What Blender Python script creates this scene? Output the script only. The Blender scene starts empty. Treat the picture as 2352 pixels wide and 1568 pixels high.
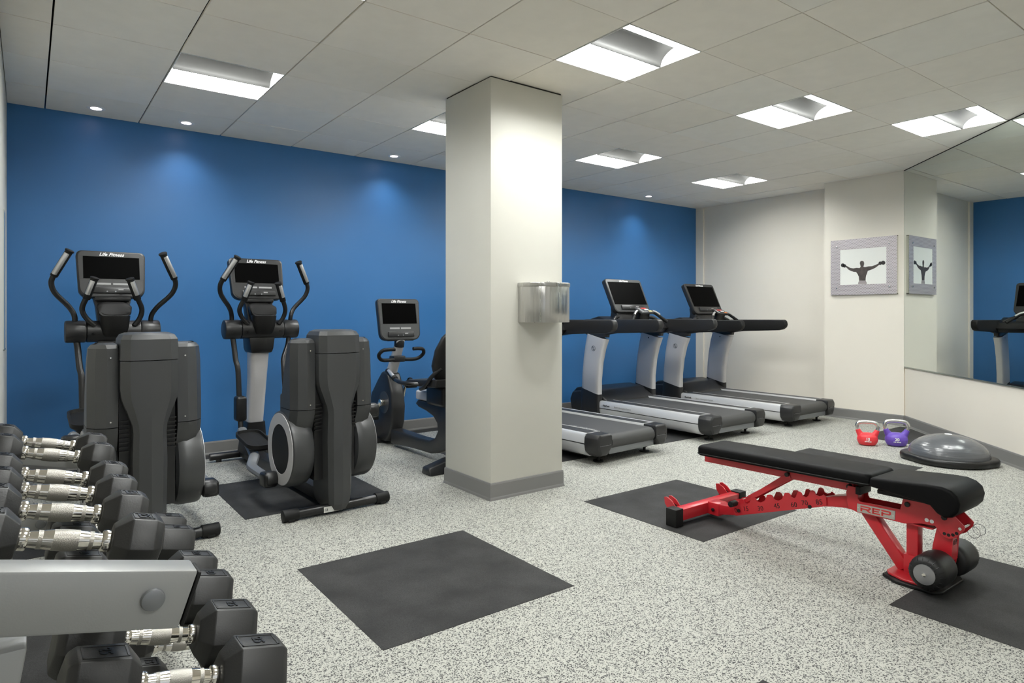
import bpy, bmesh, math, random
from mathutils import Vector, Matrix

random.seed(7)
C = bpy.context.scene.collection
SC = bpy.context.scene
R = math.radians

# ------------------------------------------------------------------ camera, world, exposure
F_PX, CY, YAW, CAMH = 1487.0, 720.0, 0.6425, 1.2
cd = bpy.data.cameras.new('camera')
cam = bpy.data.objects.new('camera', cd)
C.objects.link(cam)
cam.location = (0, 0, CAMH)
cam.rotation_euler = (math.pi / 2, 0, -YAW)
cd.sensor_width = 36.0
cd.lens = F_PX / 2352.0 * 36.0
cd.shift_y = -(784.0 - CY) / 2352.0
cd.clip_start = 0.02
cd.clip_end = 60
SC.camera = cam

world = bpy.data.worlds.new('world')
SC.world = world
world.use_nodes = True
world.node_tree.nodes['Background'].inputs[0].default_value = (0.9, 0.95, 1.0, 1)
world.node_tree.nodes['Background'].inputs[1].default_value = 0.7

SC.view_settings.view_transform = 'Standard'
SC.view_settings.look = 'None'
SC.view_settings.gamma = 1.0
SC.view_settings.use_curve_mapping = False
SC.view_settings.exposure = 0.1
SC.cycles.max_bounces = 14
SC.cycles.diffuse_bounces = 8
SC.cycles.glossy_bounces = 5
LENS_EMIT = 54.0        # ceiling panel lenses
SPOT_W = 17.0           # downlight lamps

ZC = 2.728              # ceiling height
GX, GY, GS = 0.104, 2.970, 0.6096      # ceiling grid origin and pitch
WALL_Y = 5.95           # blue wall
WALL_X = 7.82           # far beige wall
PIER_X = 7.50           # pier face
PIER_Y0, PIER_Y1 = 3.03, 3.89


# ------------------------------------------------------------------ materials
def lin(c):
    return tuple(((v / 255.0) / 12.92 if v / 255.0 <= 0.04045 else ((v / 255.0 + 0.055) / 1.055) ** 2.4) for v in c)


MATS = {}


def mat(name, rgb, rough=0.5, metal=0.0, bump=0.0, bscale=200.0, var=0.0, vscale=6.0, coat=0.0, spec=0.5,
        emit=0.0, trans=0.0):
    m = bpy.data.materials.new(name)
    m.use_nodes = True
    nt = m.node_tree
    b = nt.nodes['Principled BSDF']
    c = lin(rgb)
    b.inputs['Base Color'].default_value = (*c, 1)
    b.inputs['Roughness'].default_value = rough
    b.inputs['Metallic'].default_value = metal
    b.inputs['Specular IOR Level'].default_value = spec
    b.inputs['Coat Weight'].default_value = coat
    b.inputs['Coat Roughness'].default_value = 0.12
    if trans:
        b.inputs['Transmission Weight'].default_value = trans
    if emit:
        b.inputs['Emission Color'].default_value = (*c, 1)
        b.inputs['Emission Strength'].default_value = emit
    if bump or var:
        tc = nt.nodes.new('ShaderNodeTexCoord')
    if var:
        n = nt.nodes.new('ShaderNodeTexNoise')
        n.inputs['Scale'].default_value = vscale
        n.inputs['Detail'].default_value = 6
        nt.links.new(tc.outputs['Object'], n.inputs['Vector'])
        mp = nt.nodes.new('ShaderNodeMapRange')
        mp.inputs['From Min'].default_value = 0.3
        mp.inputs['From Max'].default_value = 0.7
        mp.inputs['To Min'].default_value = 1 - var
        mp.inputs['To Max'].default_value = 1 + var
        nt.links.new(n.outputs['Fac'], mp.inputs['Value'])
        mx = nt.nodes.new('ShaderNodeMix')
        mx.data_type = 'RGBA'
        mx.blend_type = 'MULTIPLY'
        mx.inputs['Factor'].default_value = 1
        mx.inputs['A'].default_value = (*c, 1)
        nt.links.new(mp.outputs['Result'], mx.inputs['B'])
        nt.links.new(mx.outputs['Result'], b.inputs['Base Color'])
    if bump:
        n2 = nt.nodes.new('ShaderNodeTexNoise')
        n2.inputs['Scale'].default_value = bscale
        n2.inputs['Detail'].default_value = 3
        nt.links.new(tc.outputs['Object'], n2.inputs['Vector'])
        bp = nt.nodes.new('ShaderNodeBump')
        bp.inputs['Strength'].default_value = bump
        bp.inputs['Distance'].default_value = 0.002
        nt.links.new(n2.outputs['Fac'], bp.inputs['Height'])
        nt.links.new(bp.outputs['Normal'], b.inputs['Normal'])
    MATS[name] = m
    return m


mat('blue_paint', (50, 108, 164), 0.42, bump=0.05, bscale=90, var=0.03, vscale=1.5)
mat('beige_paint', (231, 225, 213), 0.55, bump=0.05, bscale=140, var=0.02, vscale=1.2)
mat('white_paint', (203, 201, 192), 0.5, bump=0.04, bscale=140)
mat('base_vinyl', (120, 119, 118), 0.4, bump=0.03, bscale=60)
mat('tile_white', (245, 239, 229), 0.85, bump=0.12, bscale=350, var=0.02, vscale=9)
mat('tile_warm', (243, 237, 226), 0.85, bump=0.12, bscale=350, var=0.02, vscale=9)
mat('tile_cool', (244, 240, 232), 0.85, bump=0.12, bscale=350, var=0.02, vscale=9)
mat('plenum', (52, 50, 45), 0.9)
mat('grid_metal', (150, 148, 140), 0.5)
mat('fixture_white', (240, 240, 238), 0.35)
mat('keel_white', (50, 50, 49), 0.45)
mat('mirror_glass', (222, 228, 224), 0.0, 1.0)
mat('mirror_edge', (150, 156, 150), 0.2, 0.8)
mat('dark_plastic', (36, 36, 37), 0.36, bump=0.06, bscale=600)
mat('grey_plastic', (60, 61, 62), 0.36, bump=0.06, bscale=500)
mat('black_plastic', (22, 22, 23), 0.38, bump=0.05, bscale=500)
mat('gloss_black', (10, 10, 11), 0.3)
mat('screen_black', (1, 1, 1), 0.5, spec=0.03)
mat('rubber_black', (20, 20, 20), 0.55, bump=0.1, bscale=400, spec=0.3)
mat('tube_black', (28, 28, 29), 0.3)
mat('silver_paint', (204, 202, 203), 0.34, 0.2)
mat('silver_bright', (206, 206, 206), 0.28, 0.75)
mat('alu_rail', (212, 212, 213), 0.3, 0.3)
mat('steel_grey', (128, 130, 133), 0.4, 0.5)
mat('rack_grey', (150, 151, 150), 0.4, 0.25, bump=0.05, bscale=400)
mat('rack_rail', (92, 93, 86), 0.45, 0.3)
mat('chrome', (232, 228, 220), 0.12, 1.0)
mat('chrome_soft', (215, 214, 210), 0.25, 1.0)
mat('dumb_rubber', (38, 38, 38), 0.42, bump=0.12, bscale=300, var=0.12, vscale=18)
mat('dumb_number', (22, 22, 22), 0.35)
mat('belt', (62, 62, 62), 0.55, bump=0.15, bscale=600)
mat('belt_strip', (46, 46, 46), 0.5)
mat('letter_white', (235, 235, 235), 0.5)
mat('letter_grey', (150, 150, 150), 0.5)
mat('letter_black', (14, 12, 12), 0.5)
mat('label_white', (205, 205, 200), 0.5)
mat('bench_red', (190, 36, 46), 0.32, coat=0.2)
mat('logo_red', (205, 60, 60), 0.4)
mat('logo_plate', (188, 184, 178), 0.32, 0.5)
mat('vinyl_black', (14, 14, 15), 0.5, spec=0.1, bump=0.12, bscale=350)
mat('foam_cover', (17, 17, 18), 0.48, bump=0.1, bscale=40)
mat('cap_grey', (150, 150, 152), 0.35, 0.6)
mat('kettle_red', (222, 54, 62), 0.42)
mat('kettle_purple', (104, 76, 178), 0.42)
mat('bosu_dome', (88, 90, 94), 0.26, 0.0, spec=0.5, coat=0.15)
mat('bosu_base', (16, 16, 16), 0.4)
mat('print_paper', (236, 237, 232), 0.3)
mat('print_skin', (70, 62, 58), 0.4, var=0.35, vscale=26)
mat('print_dark', (42, 38, 38), 0.4)
mat('print_grey', (160, 152, 152), 0.4)
mat('pod_orange', (215, 120, 50), 0.4)
mat('pod_red', (190, 50, 40), 0.4)
mat('pod_yellow', (220, 205, 150), 0.4)
mat('seat_black', (32, 31, 31), 0.45, bump=0.08, bscale=300)


def emissive(name, rgb, s):
    m = bpy.data.materials.new(name)
    m.use_nodes = True
    nt = m.node_tree
    nt.nodes.remove(nt.nodes['Principled BSDF'])
    e = nt.nodes.new('ShaderNodeEmission')
    e.inputs[0].default_value = (*lin(rgb), 1)
    e.inputs[1].default_value = s
    nt.links.new(e.outputs[0], nt.nodes['Material Output'].inputs[0])
    MATS[name] = m


emissive('lens_light', (251, 253, 250), LENS_EMIT)
emissive('downlight_glow', (255, 236, 246), 14.0)


def added_window_glass():  # clear glass for the added fill-light window
    m = bpy.data.materials.new('added_window_glass')
    m.use_nodes = True
    nt = m.node_tree
    nt.nodes.remove(nt.nodes['Principled BSDF'])
    tr = nt.nodes.new('ShaderNodeBsdfTransparent')
    gl = nt.nodes.new('ShaderNodeBsdfGlossy')
    gl.inputs['Roughness'].default_value = 0.02
    mx = nt.nodes.new('ShaderNodeMixShader')
    mx.inputs[0].default_value = 0.06
    nt.links.new(tr.outputs[0], mx.inputs[1])
    nt.links.new(gl.outputs[0], mx.inputs[2])
    nt.links.new(mx.outputs[0], nt.nodes['Material Output'].inputs[0])
    MATS['added_window_glass'] = m


added_window_glass()


def floor_material():
    m = bpy.data.materials.new('speckled_rubber')
    m.use_nodes = True
    nt = m.node_tree
    N, L = nt.nodes.new, nt.links.new
    b = nt.nodes['Principled BSDF']
    b.inputs['Roughness'].default_value = 0.62
    tc = N('ShaderNodeTexCoord')
    nz = N('ShaderNodeTexNoise')
    nz.inputs['Scale'].default_value = 190
    nz.inputs['Detail'].default_value = 2
    L(tc.outputs['Object'], nz.inputs['Vector'])
    add = N('ShaderNodeVectorMath')
    add.operation = 'MULTIPLY_ADD'
    L(nz.outputs['Color'], add.inputs[0])
    add.inputs[1].default_value = (0.007, 0.007, 0.0)
    L(tc.outputs['Object'], add.inputs[2])

    def flecks(scale, thr, sx, sy):
        mp = N('ShaderNodeMapping')
        mp.inputs['Scale'].default_value = (sx, sy, 1)
        L(add.outputs[0], mp.inputs['Vector'])
        v = N('ShaderNodeTexVoronoi')
        v.inputs['Scale'].default_value = scale
        L(mp.outputs[0], v.inputs['Vector'])
        s = N('ShaderNodeSeparateColor')
        L(v.outputs['Color'], s.inputs[0])
        lt = N('ShaderNodeMath')
        lt.operation = 'LESS_THAN'
        L(s.outputs[0], lt.inputs[0])
        lt.inputs[1].default_value = thr
        return lt.outputs[0], s.outputs[1], s.outputs[2]
    d1, g1, r1 = flecks(215, 0.20, 1.0, 1.2)
    d2, g2, r2 = flecks(340, 0.12, 1.2, 0.8)
    mx = N('ShaderNodeMath')
    mx.operation = 'MAXIMUM'
    L(d1, mx.inputs[0])
    L(d2, mx.inputs[1])
    # light base varying cell to cell
    ramp = N('ShaderNodeMapRange')
    L(g2, ramp.inputs['Value'])
    ramp.inputs['To Min'].default_value = 0.86
    ramp.inputs['To Max'].default_value = 1.06
    base = N('ShaderNodeMix')
    base.data_type = 'RGBA'
    base.blend_type = 'MULTIPLY'
    base.inputs['Factor'].default_value = 1
    base.inputs['A'].default_value = (*lin((180, 180, 172)), 1)
    L(ramp.outputs['Result'], base.inputs['B'])
    dk = N('ShaderNodeMapRange')
    L(r1, dk.inputs['Value'])
    dk.inputs['To Min'].default_value = 0.015
    dk.inputs['To Max'].default_value = 0.08
    col = N('ShaderNodeMix')
    col.data_type = 'RGBA'
    L(mx.outputs[0], col.inputs['Factor'])
    L(base.outputs['Result'], col.inputs['A'])
    L(dk.outputs['Result'], col.inputs['B'])
    L(col.outputs['Result'], b.inputs['Base Color'])
    bp = N('ShaderNodeBump')
    bp.inputs['Strength'].default_value = 0.12
    bp.inputs['Distance'].default_value = 0.001
    L(g1, bp.inputs['Height'])
    L(bp.outputs[0], b.inputs['Normal'])
    MATS['speckled_rubber'] = m


floor_material()


def mat_tile_material():
    m = mat('mat_rubber', (66, 66, 65), 0.7, bump=0.3, bscale=500, spec=0.25)
    nt = m.node_tree
    N, L = nt.nodes.new, nt.links.new
    b = nt.nodes['Principled BSDF']
    tc = N('ShaderNodeTexCoord')
    n1 = N('ShaderNodeTexNoise')
    n1.inputs['Scale'].default_value = 5
    n1.inputs['Detail'].default_value = 8
    L(tc.outputs['Object'], n1.inputs['Vector'])
    n2 = N('ShaderNodeTexNoise')
    n2.inputs['Scale'].default_value = 330
    n2.inputs['Detail'].default_value = 2
    L(tc.outputs['Object'], n2.inputs['Vector'])
    a = N('ShaderNodeMath')
    a.operation = 'MULTIPLY'
    L(n1.outputs['Fac'], a.inputs[0])
    L(n2.outputs['Fac'], a.inputs[1])
    r = N('ShaderNodeMapRange')
    r.inputs['From Min'].default_value = 0.15
    r.inputs['From Max'].default_value = 0.4
    r.inputs['To Min'].default_value = 0.022
    r.inputs['To Max'].default_value = 0.05
    L(a.outputs[0], r.inputs['Value'])
    L(r.outputs[0], b.inputs['Base Color'])


mat_tile_material()


def steel_material():
    m = mat('brushed_steel', (205, 204, 202), 0.3, 1.0)
    nt = m.node_tree
    N, L = nt.nodes.new, nt.links.new
    b = nt.nodes['Principled BSDF']
    b.inputs['Anisotropic'].default_value = 0.7
    tc = N('ShaderNodeTexCoord')
    mp = N('ShaderNodeMapping')
    mp.inputs['Scale'].default_value = (1, 1, 0.01)
    L(tc.outputs['Object'], mp.inputs['Vector'])
    n = N('ShaderNodeTexNoise')
    n.inputs['Scale'].default_value = 60
    n.inputs['Detail'].default_value = 4
    L(mp.outputs[0], n.inputs['Vector'])
    r = N('ShaderNodeMapRange')
    r.inputs['To Min'].default_value = 0.2
    r.inputs['To Max'].default_value = 0.42
    L(n.outputs['Fac'], r.inputs['Value'])
    L(r.outputs[0], b.inputs['Roughness'])
    bp = N('ShaderNodeBump')
    bp.inputs['Strength'].default_value = 1.0
    bp.inputs['Distance'].default_value = 0.006
    n3 = N('ShaderNodeTexNoise')
    n3.inputs['Scale'].default_value = 30
    L(mp.outputs[0], n3.inputs['Vector'])
    L(n3.outputs['Fac'], bp.inputs['Height'])
    L(bp.outputs[0], b.inputs['Normal'])


steel_material()


def perforated_material():
    m = mat('perforated_metal', (196, 188, 190), 0.35, 0.4)
    nt = m.node_tree
    N, L = nt.nodes.new, nt.links.new
    b = nt.nodes['Principled BSDF']
    tc = N('ShaderNodeTexCoord')
    sep = N('ShaderNodeSeparateXYZ')
    L(tc.outputs['Object'], sep.inputs[0])

    def mth(op, a, bb=None):
        n = N('ShaderNodeMath')
        n.operation = op
        for i, v in enumerate((a, bb)):
            if v is None:
                continue
            if isinstance(v, (int, float)):
                n.inputs[i].default_value = v
            else:
                L(v, n.inputs[i])
        return n.outputs[0]
    P = 0.0165
    u = mth('DIVIDE', sep.outputs['Y'], P)
    v = mth('DIVIDE', sep.outputs['Z'], P * 0.866)
    row = mth('FLOOR', v)
    off = mth('MULTIPLY', mth('MODULO', mth('ABSOLUTE', row), 2.0), 0.5)
    fu = mth('SUBTRACT', mth('FRACT', mth('ADD', u, off)), 0.5)
    fv = mth('SUBTRACT', mth('FRACT', v), 0.5)
    d = mth('ADD', mth('MULTIPLY', fu, fu), mth('MULTIPLY', fv, fv))
    hole = mth('LESS_THAN', d, 0.075)
    mx = N('ShaderNodeMix')
    mx.data_type = 'RGBA'
    L(hole, mx.inputs['Factor'])
    mx.inputs['A'].default_value = (*lin((214, 206, 208)), 1)
    mx.inputs['B'].default_value = (*lin((118, 110, 112)), 1)
    L(mx.outputs['Result'], b.inputs['Base Color'])


perforated_material()


def knurl_material():
    m = mat('knurled_chrome', (168, 165, 158), 0.32, 1.0)
    nt = m.node_tree
    N, L = nt.nodes.new, nt.links.new
    b = nt.nodes['Principled BSDF']
    tc = N('ShaderNodeTexCoord')
    v = N('ShaderNodeTexVoronoi')
    v.inputs['Scale'].default_value = 900
    L(tc.outputs['Object'], v.inputs['Vector'])
    bp = N('ShaderNodeBump')
    bp.inputs['Strength'].default_value = 0.45
    bp.inputs['Distance'].default_value = 0.001
    L(v.outputs['Distance'], bp.inputs['Height'])
    L(bp.outputs[0], b.inputs['Normal'])


knurl_material()


# ------------------------------------------------------------------ mesh helpers
def rrect(w, h, r, n=5):
    pts = []
    for cx, cy, a0 in ((w / 2 - r, h / 2 - r, 0), (-w / 2 + r, h / 2 - r, 90), (-w / 2 + r, -h / 2 + r, 180), (w / 2 - r, -h / 2 + r, 270)):
        for k in range(n + 1):
            a = R(a0 + 90 * k / n)
            pts.append((cx + r * math.cos(a), cy + r * math.sin(a)))
    return pts


def smooth_path(pts, n=6):
    P = [Vector(p) for p in pts]
    out = []
    for i in range(len(P) - 1):
        p0 = P[max(i - 1, 0)]
        p1, p2 = P[i], P[i + 1]
        p3 = P[min(i + 2, len(P) - 1)]
        for k in range(n):
            t = k / n
            out.append(0.5 * ((2 * p1) + (-p0 + p2) * t + (2 * p0 - 5 * p1 + 4 * p2 - p3) * t * t + (-p0 + 3 * p1 - 3 * p2 + p3) * t ** 3))
    out.append(P[-1])
    return out


class G:
    """collects shapes; build() makes ONE mesh object of them"""

    def __init__(s):
        s.bm = bmesh.new()

    def _merge(s, bm, M=None):
        me = bpy.data.meshes.new('tmp')
        if M is not None:
            bm.transform(M)
        bm.to_mesh(me)
        bm.free()
        s.bm.from_mesh(me)
        bpy.data.meshes.remove(me)
        return s

    @staticmethod
    def _bev(bm, bev, seg, ang=25):
        bm.normal_update()
        if bev > 0:
            es = [e for e in bm.edges if len(e.link_faces) == 2 and e.calc_face_angle(0) > R(ang)]
            if es:
                bmesh.ops.bevel(bm, geom=es, offset=bev, segments=seg, affect='EDGES', profile=0.5, clamp_overlap=True)

    def box(s, x0, x1, y0, y1, z0, z1, bev=0.0, seg=2, M=None):
        bm = bmesh.new()
        vs = [bm.verts.new((x, y, z)) for z in (z0, z1) for x, y in ((x0, y0), (x1, y0), (x1, y1), (x0, y1))]
        for f in ((3, 2, 1, 0), (4, 5, 6, 7), (0, 1, 5, 4), (1, 2, 6, 5), (2, 3, 7, 6), (3, 0, 4, 7)):
            bm.faces.new([vs[i] for i in f])
        s._bev(bm, bev, seg)
        return s._merge(bm, M)

    def prism(s, pts, axis, a0, a1, bev=0.0, seg=2, M=None, ang=25):
        """pts in the plane across axis: x -> (y,z), y -> (x,z), z -> (x,y)"""
        bm = bmesh.new()

        def mk(p, a):
            return (a, p[0], p[1]) if axis == 'x' else (p[0], a, p[1]) if axis == 'y' else (p[0], p[1], a)
        A = [bm.verts.new(mk(p, a0)) for p in pts]
        B = [bm.verts.new(mk(p, a1)) for p in pts]
        n = len(pts)
        bm.faces.new(A)
        bm.faces.new(B[::-1])
        for i in range(n):
            j = (i + 1) % n
            bm.faces.new((A[j], A[i], B[i], B[j]))
        bmesh.ops.recalc_face_normals(bm, faces=bm.faces)
        s._bev(bm, bev, seg, ang)
        bmesh.ops.triangulate(bm, faces=[f for f in bm.faces if len(f.verts) > 4])
        return s._merge(bm, M)

    def loft(s, rings, cap=True, bev=0.0, seg=2, M=None, closed=True):
        bm = bmesh.new()
        V = [[bm.verts.new(p) for p in r] for r in rings]
        n = len(rings[0])
        for a, b in zip(V[:-1], V[1:]):
            for i in range(n if closed else n - 1):
                j = (i + 1) % n
                bm.faces.new((a[i], a[j], b[j], b[i]))
        if cap:
            bm.faces.new(V[0][::-1])
            bm.faces.new(V[-1])
        bmesh.ops.recalc_face_normals(bm, faces=bm.faces)
        s._bev(bm, bev, seg)
        bmesh.ops.triangulate(bm, faces=[f for f in bm.faces if len(f.verts) > 4])
        return s._merge(bm, M)

    def tube(s, path, r, seg=12, smooth=0, flat=1.0, M=None):
        P = smooth_path(path, smooth) if smooth else [Vector(p) for p in path]
        n = len(P)
        rs = r if isinstance(r, (list, tuple)) else [r] * n
        if len(rs) != n:
            rs = [rs[min(int(i / (n - 1) * (len(rs) - 1)), len(rs) - 2)] * (1 - ((i / (n - 1) * (len(rs) - 1)) - min(int(i / (n - 1) * (len(rs) - 1)), len(rs) - 2)))
                  + rs[min(int(i / (n - 1) * (len(rs) - 1)), len(rs) - 2) + 1] * ((i / (n - 1) * (len(rs) - 1)) - min(int(i / (n - 1) * (len(rs) - 1)), len(rs) - 2)) for i in range(n)]
        T = [((P[min(i + 1, n - 1)] - P[max(i - 1, 0)]).normalized()) for i in range(n)]
        up = Vector((0, 0, 1)) if abs(T[0].z) < 0.9 else Vector((0, 1, 0))
        u = T[0].cross(up).normalized()
        rings = []
        for i in range(n):
            u = (u - T[i] * u.dot(T[i])).normalized()
            v = T[i].cross(u)
            rings.append([tuple(P[i] + (u * math.cos(2 * math.pi * k / seg) + v * math.sin(2 * math.pi * k / seg) * flat) * rs[i]) for k in range(seg)])
        return s.loft(rings, M=M)

    def cyl(s, p0, p1, r, seg=20, bev=0.0, r1=None):
        p0, p1 = Vector(p0), Vector(p1)
        d = (p1 - p0).normalized()
        up = Vector((0, 0, 1)) if abs(d.z) < 0.9 else Vector((1, 0, 0))
        u = d.cross(up).normalized()
        v = d.cross(u)
        rr = [r, r if r1 is None else r1]
        rings = [[tuple(p + (u * math.cos(2 * math.pi * k / seg) + v * math.sin(2 * math.pi * k / seg)) * q) for k in range(seg)] for p, q in ((p0, rr[0]), (p1, rr[1]))]
        bm = bmesh.new()
        V = [[bm.verts.new(p) for p in rg] for rg in rings]
        for i in range(seg):
            j = (i + 1) % seg
            bm.faces.new((V[0][i], V[0][j], V[1][j], V[1][i]))
        bm.faces.new(V[0][::-1])
        bm.faces.new(V[1])
        bmesh.ops.recalc_face_normals(bm, faces=bm.faces)
        s._bev(bm, bev, 2, 40)
        return s._merge(bm)

    def lathe(s, prof, seg=24, M=None):
        """prof: (radius, height) about z"""
        bm = bmesh.new()
        rings = []
        for r, z in prof:
            if r < 1e-6:
                rings.append([bm.verts.new((0, 0, z))])
            else:
                rings.append([bm.verts.new((r * math.cos(2 * math.pi * k / seg), r * math.sin(2 * math.pi * k / seg), z)) for k in range(seg)])
        for a, b in zip(rings[:-1], rings[1:]):
            for i in range(seg):
                j = (i + 1) % seg
                if len(a) == 1 and len(b) == 1:
                    continue
                if len(a) == 1:
                    bm.faces.new((a[0], b[i], b[j]))
                elif len(b) == 1:
                    bm.faces.new((a[i], a[j], b[0]))
                else:
                    bm.faces.new((a[i], a[j], b[j], b[i]))
        if len(rings[0]) > 1:
            bm.faces.new(rings[0][::-1])
        if len(rings[-1]) > 1:
            bm.faces.new(rings[-1])
        bmesh.ops.recalc_face_normals(bm, faces=bm.faces)
        return s._merge(bm, M)

    def ring(s, r0, r1, a0, a1, axis='x', cy=0.0, cz=0.0, seg=48):
        """flat annulus with thickness along x, centred (cy,cz)"""
        bm = bmesh.new()
        V = []
        for k in range(seg):
            a = 2 * math.pi * k / seg
            V.append([bm.verts.new((x, cy + r * math.cos(a), cz + r * math.sin(a))) for x, r in ((a0, r0), (a0, r1), (a1, r1), (a1, r0))])
        for k in range(seg):
            a, b = V[k], V[(k + 1) % seg]
            for i in range(4):
                j = (i + 1) % 4
                bm.faces.new((a[i], a[j], b[j], b[i]))
        bmesh.ops.recalc_face_normals(bm, faces=bm.faces)
        return s._merge(bm)

    def build(s, name, m, parent=None, smooth=35, loc=None, rot=None):
        me = bpy.data.meshes.new(name)
        s.bm.to_mesh(me)
        s.bm.free()
        me.materials.append(MATS[m])
        if smooth:
            me.polygons.foreach_set('use_smooth', [True] * len(me.polygons))
            me.set_sharp_from_angle(angle=R(smooth))
        return link(name, me, parent, loc, rot)


def link(name, me, parent=None, loc=None, rot=None):
    o = bpy.data.objects.new(name, me)
    C.objects.link(o)
    if parent:
        o.parent = parent
    if loc:
        o.location = loc
    if rot:
        o.rotation_euler = rot
    return o


def tag(o, label, cat, group=None):
    o['label'] = label
    o['category'] = cat
    if group:
        o['group'] = group
    return o


def thing(name, label, cat, loc=(0, 0, 0), rotz=0.0, group=None):
    o = bpy.data.objects.new(name, None)
    o.empty_display_size = 0.1
    C.objects.link(o)
    o.location = loc
    o.rotation_euler = (0, 0, rotz)
    return tag(o, label, cat, group)


def struct(o, label=None):
    o['kind'] = 'structure'
    if label:
        o['label'] = label
    return o


def copy_tree(o, parent=None):
    c = o.copy()
    C.objects.link(c)
    c.parent = parent
    for ch in list(o.children):
        copy_tree(ch, c)
    return c


def text(name, body, size, m, parent, M, extrude=0.0006, shear=0.0, bold=0.0, sx=1.0):
    cu = bpy.data.curves.new(name, 'FONT')
    cu.body = body
    cu.size = size
    cu.align_x = 'CENTER'
    cu.align_y = 'CENTER'
    cu.extrude = extrude
    cu.shear = shear
    cu.offset = bold
    cu.resolution_u = 3
    t = bpy.data.objects.new('t', cu)
    C.objects.link(t)
    bpy.context.view_layer.update()
    dg = bpy.context.evaluated_depsgraph_get()
    me = bpy.data.meshes.new_from_object(t.evaluated_get(dg))
    bpy.data.objects.remove(t)
    bpy.data.curves.remove(cu)
    me.transform(M @ Matrix.Diagonal((sx, 1, 1, 1)))
    me.materials.clear()
    me.materials.append(MATS[m])
    me.name = name
    return link(name, me, parent)


def facing_my(x, y, z):      # text that faces -y, reads towards +x
    return Matrix.Translation((x, y, z)) @ Matrix.Rotation(math.pi / 2, 4, 'X')


def facing_mx(x, y, z):      # text that faces -x, reads towards -y
    return Matrix.Translation((x, y, z)) @ Matrix.Rotation(-math.pi / 2, 4, 'Z') @ Matrix.Rotation(math.pi / 2, 4, 'X')


def rotx(a):
    return Matrix.Rotation(a, 4, 'X')


# ------------------------------------------------------------------ room shell
S2 = math.sqrt(0.5)
MP = Vector((PIER_X, PIER_Y0))            # start of the mirror wall
MD = Vector((-S2, -S2))                   # its direction
MN = Vector((-S2, S2))                    # its inward normal
LEFT_X, LEFT_Y0 = -0.12, 3.2              # near piece of the left wall
FARL_X = -1.3
REAR_Y = -2.3


def clip(poly, nx, ny, d):
    """keep nx*x+ny*y >= d"""
    out = []
    for i in range(len(poly)):
        a, b = poly[i], poly[(i + 1) % len(poly)]
        fa, fb = nx * a[0] + ny * a[1] - d, nx * b[0] + ny * b[1] - d
        if fa >= 0:
            out.append(a)
        if fa * fb < 0:
            t = fa / (fa - fb)
            out.append((a[0] + t * (b[0] - a[0]), a[1] + t * (b[1] - a[1])))
    return out


def area(poly):
    return abs(sum(poly[i][0] * poly[(i + 1) % len(poly)][1] - poly[(i + 1) % len(poly)][0] * poly[i][1] for i in range(len(poly)))) / 2 if len(poly) > 2 else 0


def room_pieces(x0, x1, y0, y1, m=0.003):
    """rectangle cut by the room outline"""
    out = []
    bands = [(y0, y1)]
    for cut in (PIER_Y1, LEFT_Y0):
        nb = []
        for a, b in bands:
            if a < cut < b:
                nb += [(a, cut), (cut, b)]
            else:
                nb.append((a, b))
        bands = nb
    if x0 > LEFT_X + 0.01 and x1 < PIER_X:
        bands = [(y0, y1)]
    for a, b in bands:
        mid = (a + b) / 2
        p = [(x0, a), (x1, a), (x1, b), (x0, b)]
        p = clip(p, -1, 0, -((WALL_X if mid > PIER_Y1 else PIER_X) - m)) if x1 > PIER_X - 0.3 else p
        p = clip(p, 0, -1, -(WALL_Y - m)) if p else p
        p = clip(p, 0, 1, REAR_Y + m) if p else p
        p = clip(p, 1, 0, (LEFT_X if mid > LEFT_Y0 else FARL_X) + m) if p else p
        if p and mid < PIER_Y1:
            p = clip(p, MN.x, MN.y, MN.dot(MP) + m)
        if area(p) > 0.002:
            out.append(p)
    return out


g = G()
g.prism([(FARL_X - .2, REAR_Y - .2), (2.5, REAR_Y - .2), (PIER_X + .6, PIER_Y0 - .1), (PIER_X + .6, WALL_Y + .2), (FARL_X - .2, WALL_Y + .2)], 'z', -0.06, 0.0)
floor = struct(g.build('floor', 'speckled_rubber', smooth=0), 'pale grey rubber gym floor with black flecks and inset black tiles')
TS, TP = 0.914, 1.829
for i in range(-1, 4):
    for j in range(-2, 3):
        x0, y0 = 1.014 + i * TP, 2.120 + j * TP
        for p in room_pieces(x0, x0 + TS, y0, y0 + TS, 0.013):
            g = G()
            g.prism(p, 'z', -0.004, 0.0018)
            g.build('rubber_tile', 'mat_rubber', floor, smooth=0)

# ceiling: dark void above, tiles as pieces
LIGHTS = [(4, -1), (7, -1), (9, -2), (1, 2), (4, 2), (7, 2), (10, 2), (1, -1), (1, -4), (1, -7)]  # last two: unseen panels added behind the view to light the scene
g = G()
g.box(FARL_X - .2, WALL_X + .2, REAR_Y - .2, WALL_Y + .2, ZC + 0.105, ZC + 0.15)
ceiling = struct(g.build('ceiling', 'plenum', smooth=0), 'suspended ceiling of pale square tiles with thin dark joints')
for i in range(-3, 13):
    for j in range(-9, 5):
        if (i, j) in LIGHTS:
            continue
        x0, y0 = GX + i * GS, GY + j * GS
        for p in room_pieces(x0 + 0.0045, x0 + GS - 0.0045, y0 + 0.0022, y0 + GS - 0.0022):
            dz = random.uniform(-0.0012, 0.0016)
            g = G()
            g.prism(p, 'z', ZC + dz, ZC + 0.016 + dz, bev=0.0012, seg=1)
            g.build('ceiling_tile', random.choice(('tile_white', 'tile_white', 'tile_warm', 'tile_cool')), ceiling, smooth=0)

ZW = ZC + 0.10
BBH = 0.112


def wall(name, pts, m, label):
    g = G()
    g.prism(pts, 'z', 0.0, ZW)
    return struct(g.build(name, m, smooth=0), label)


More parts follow.
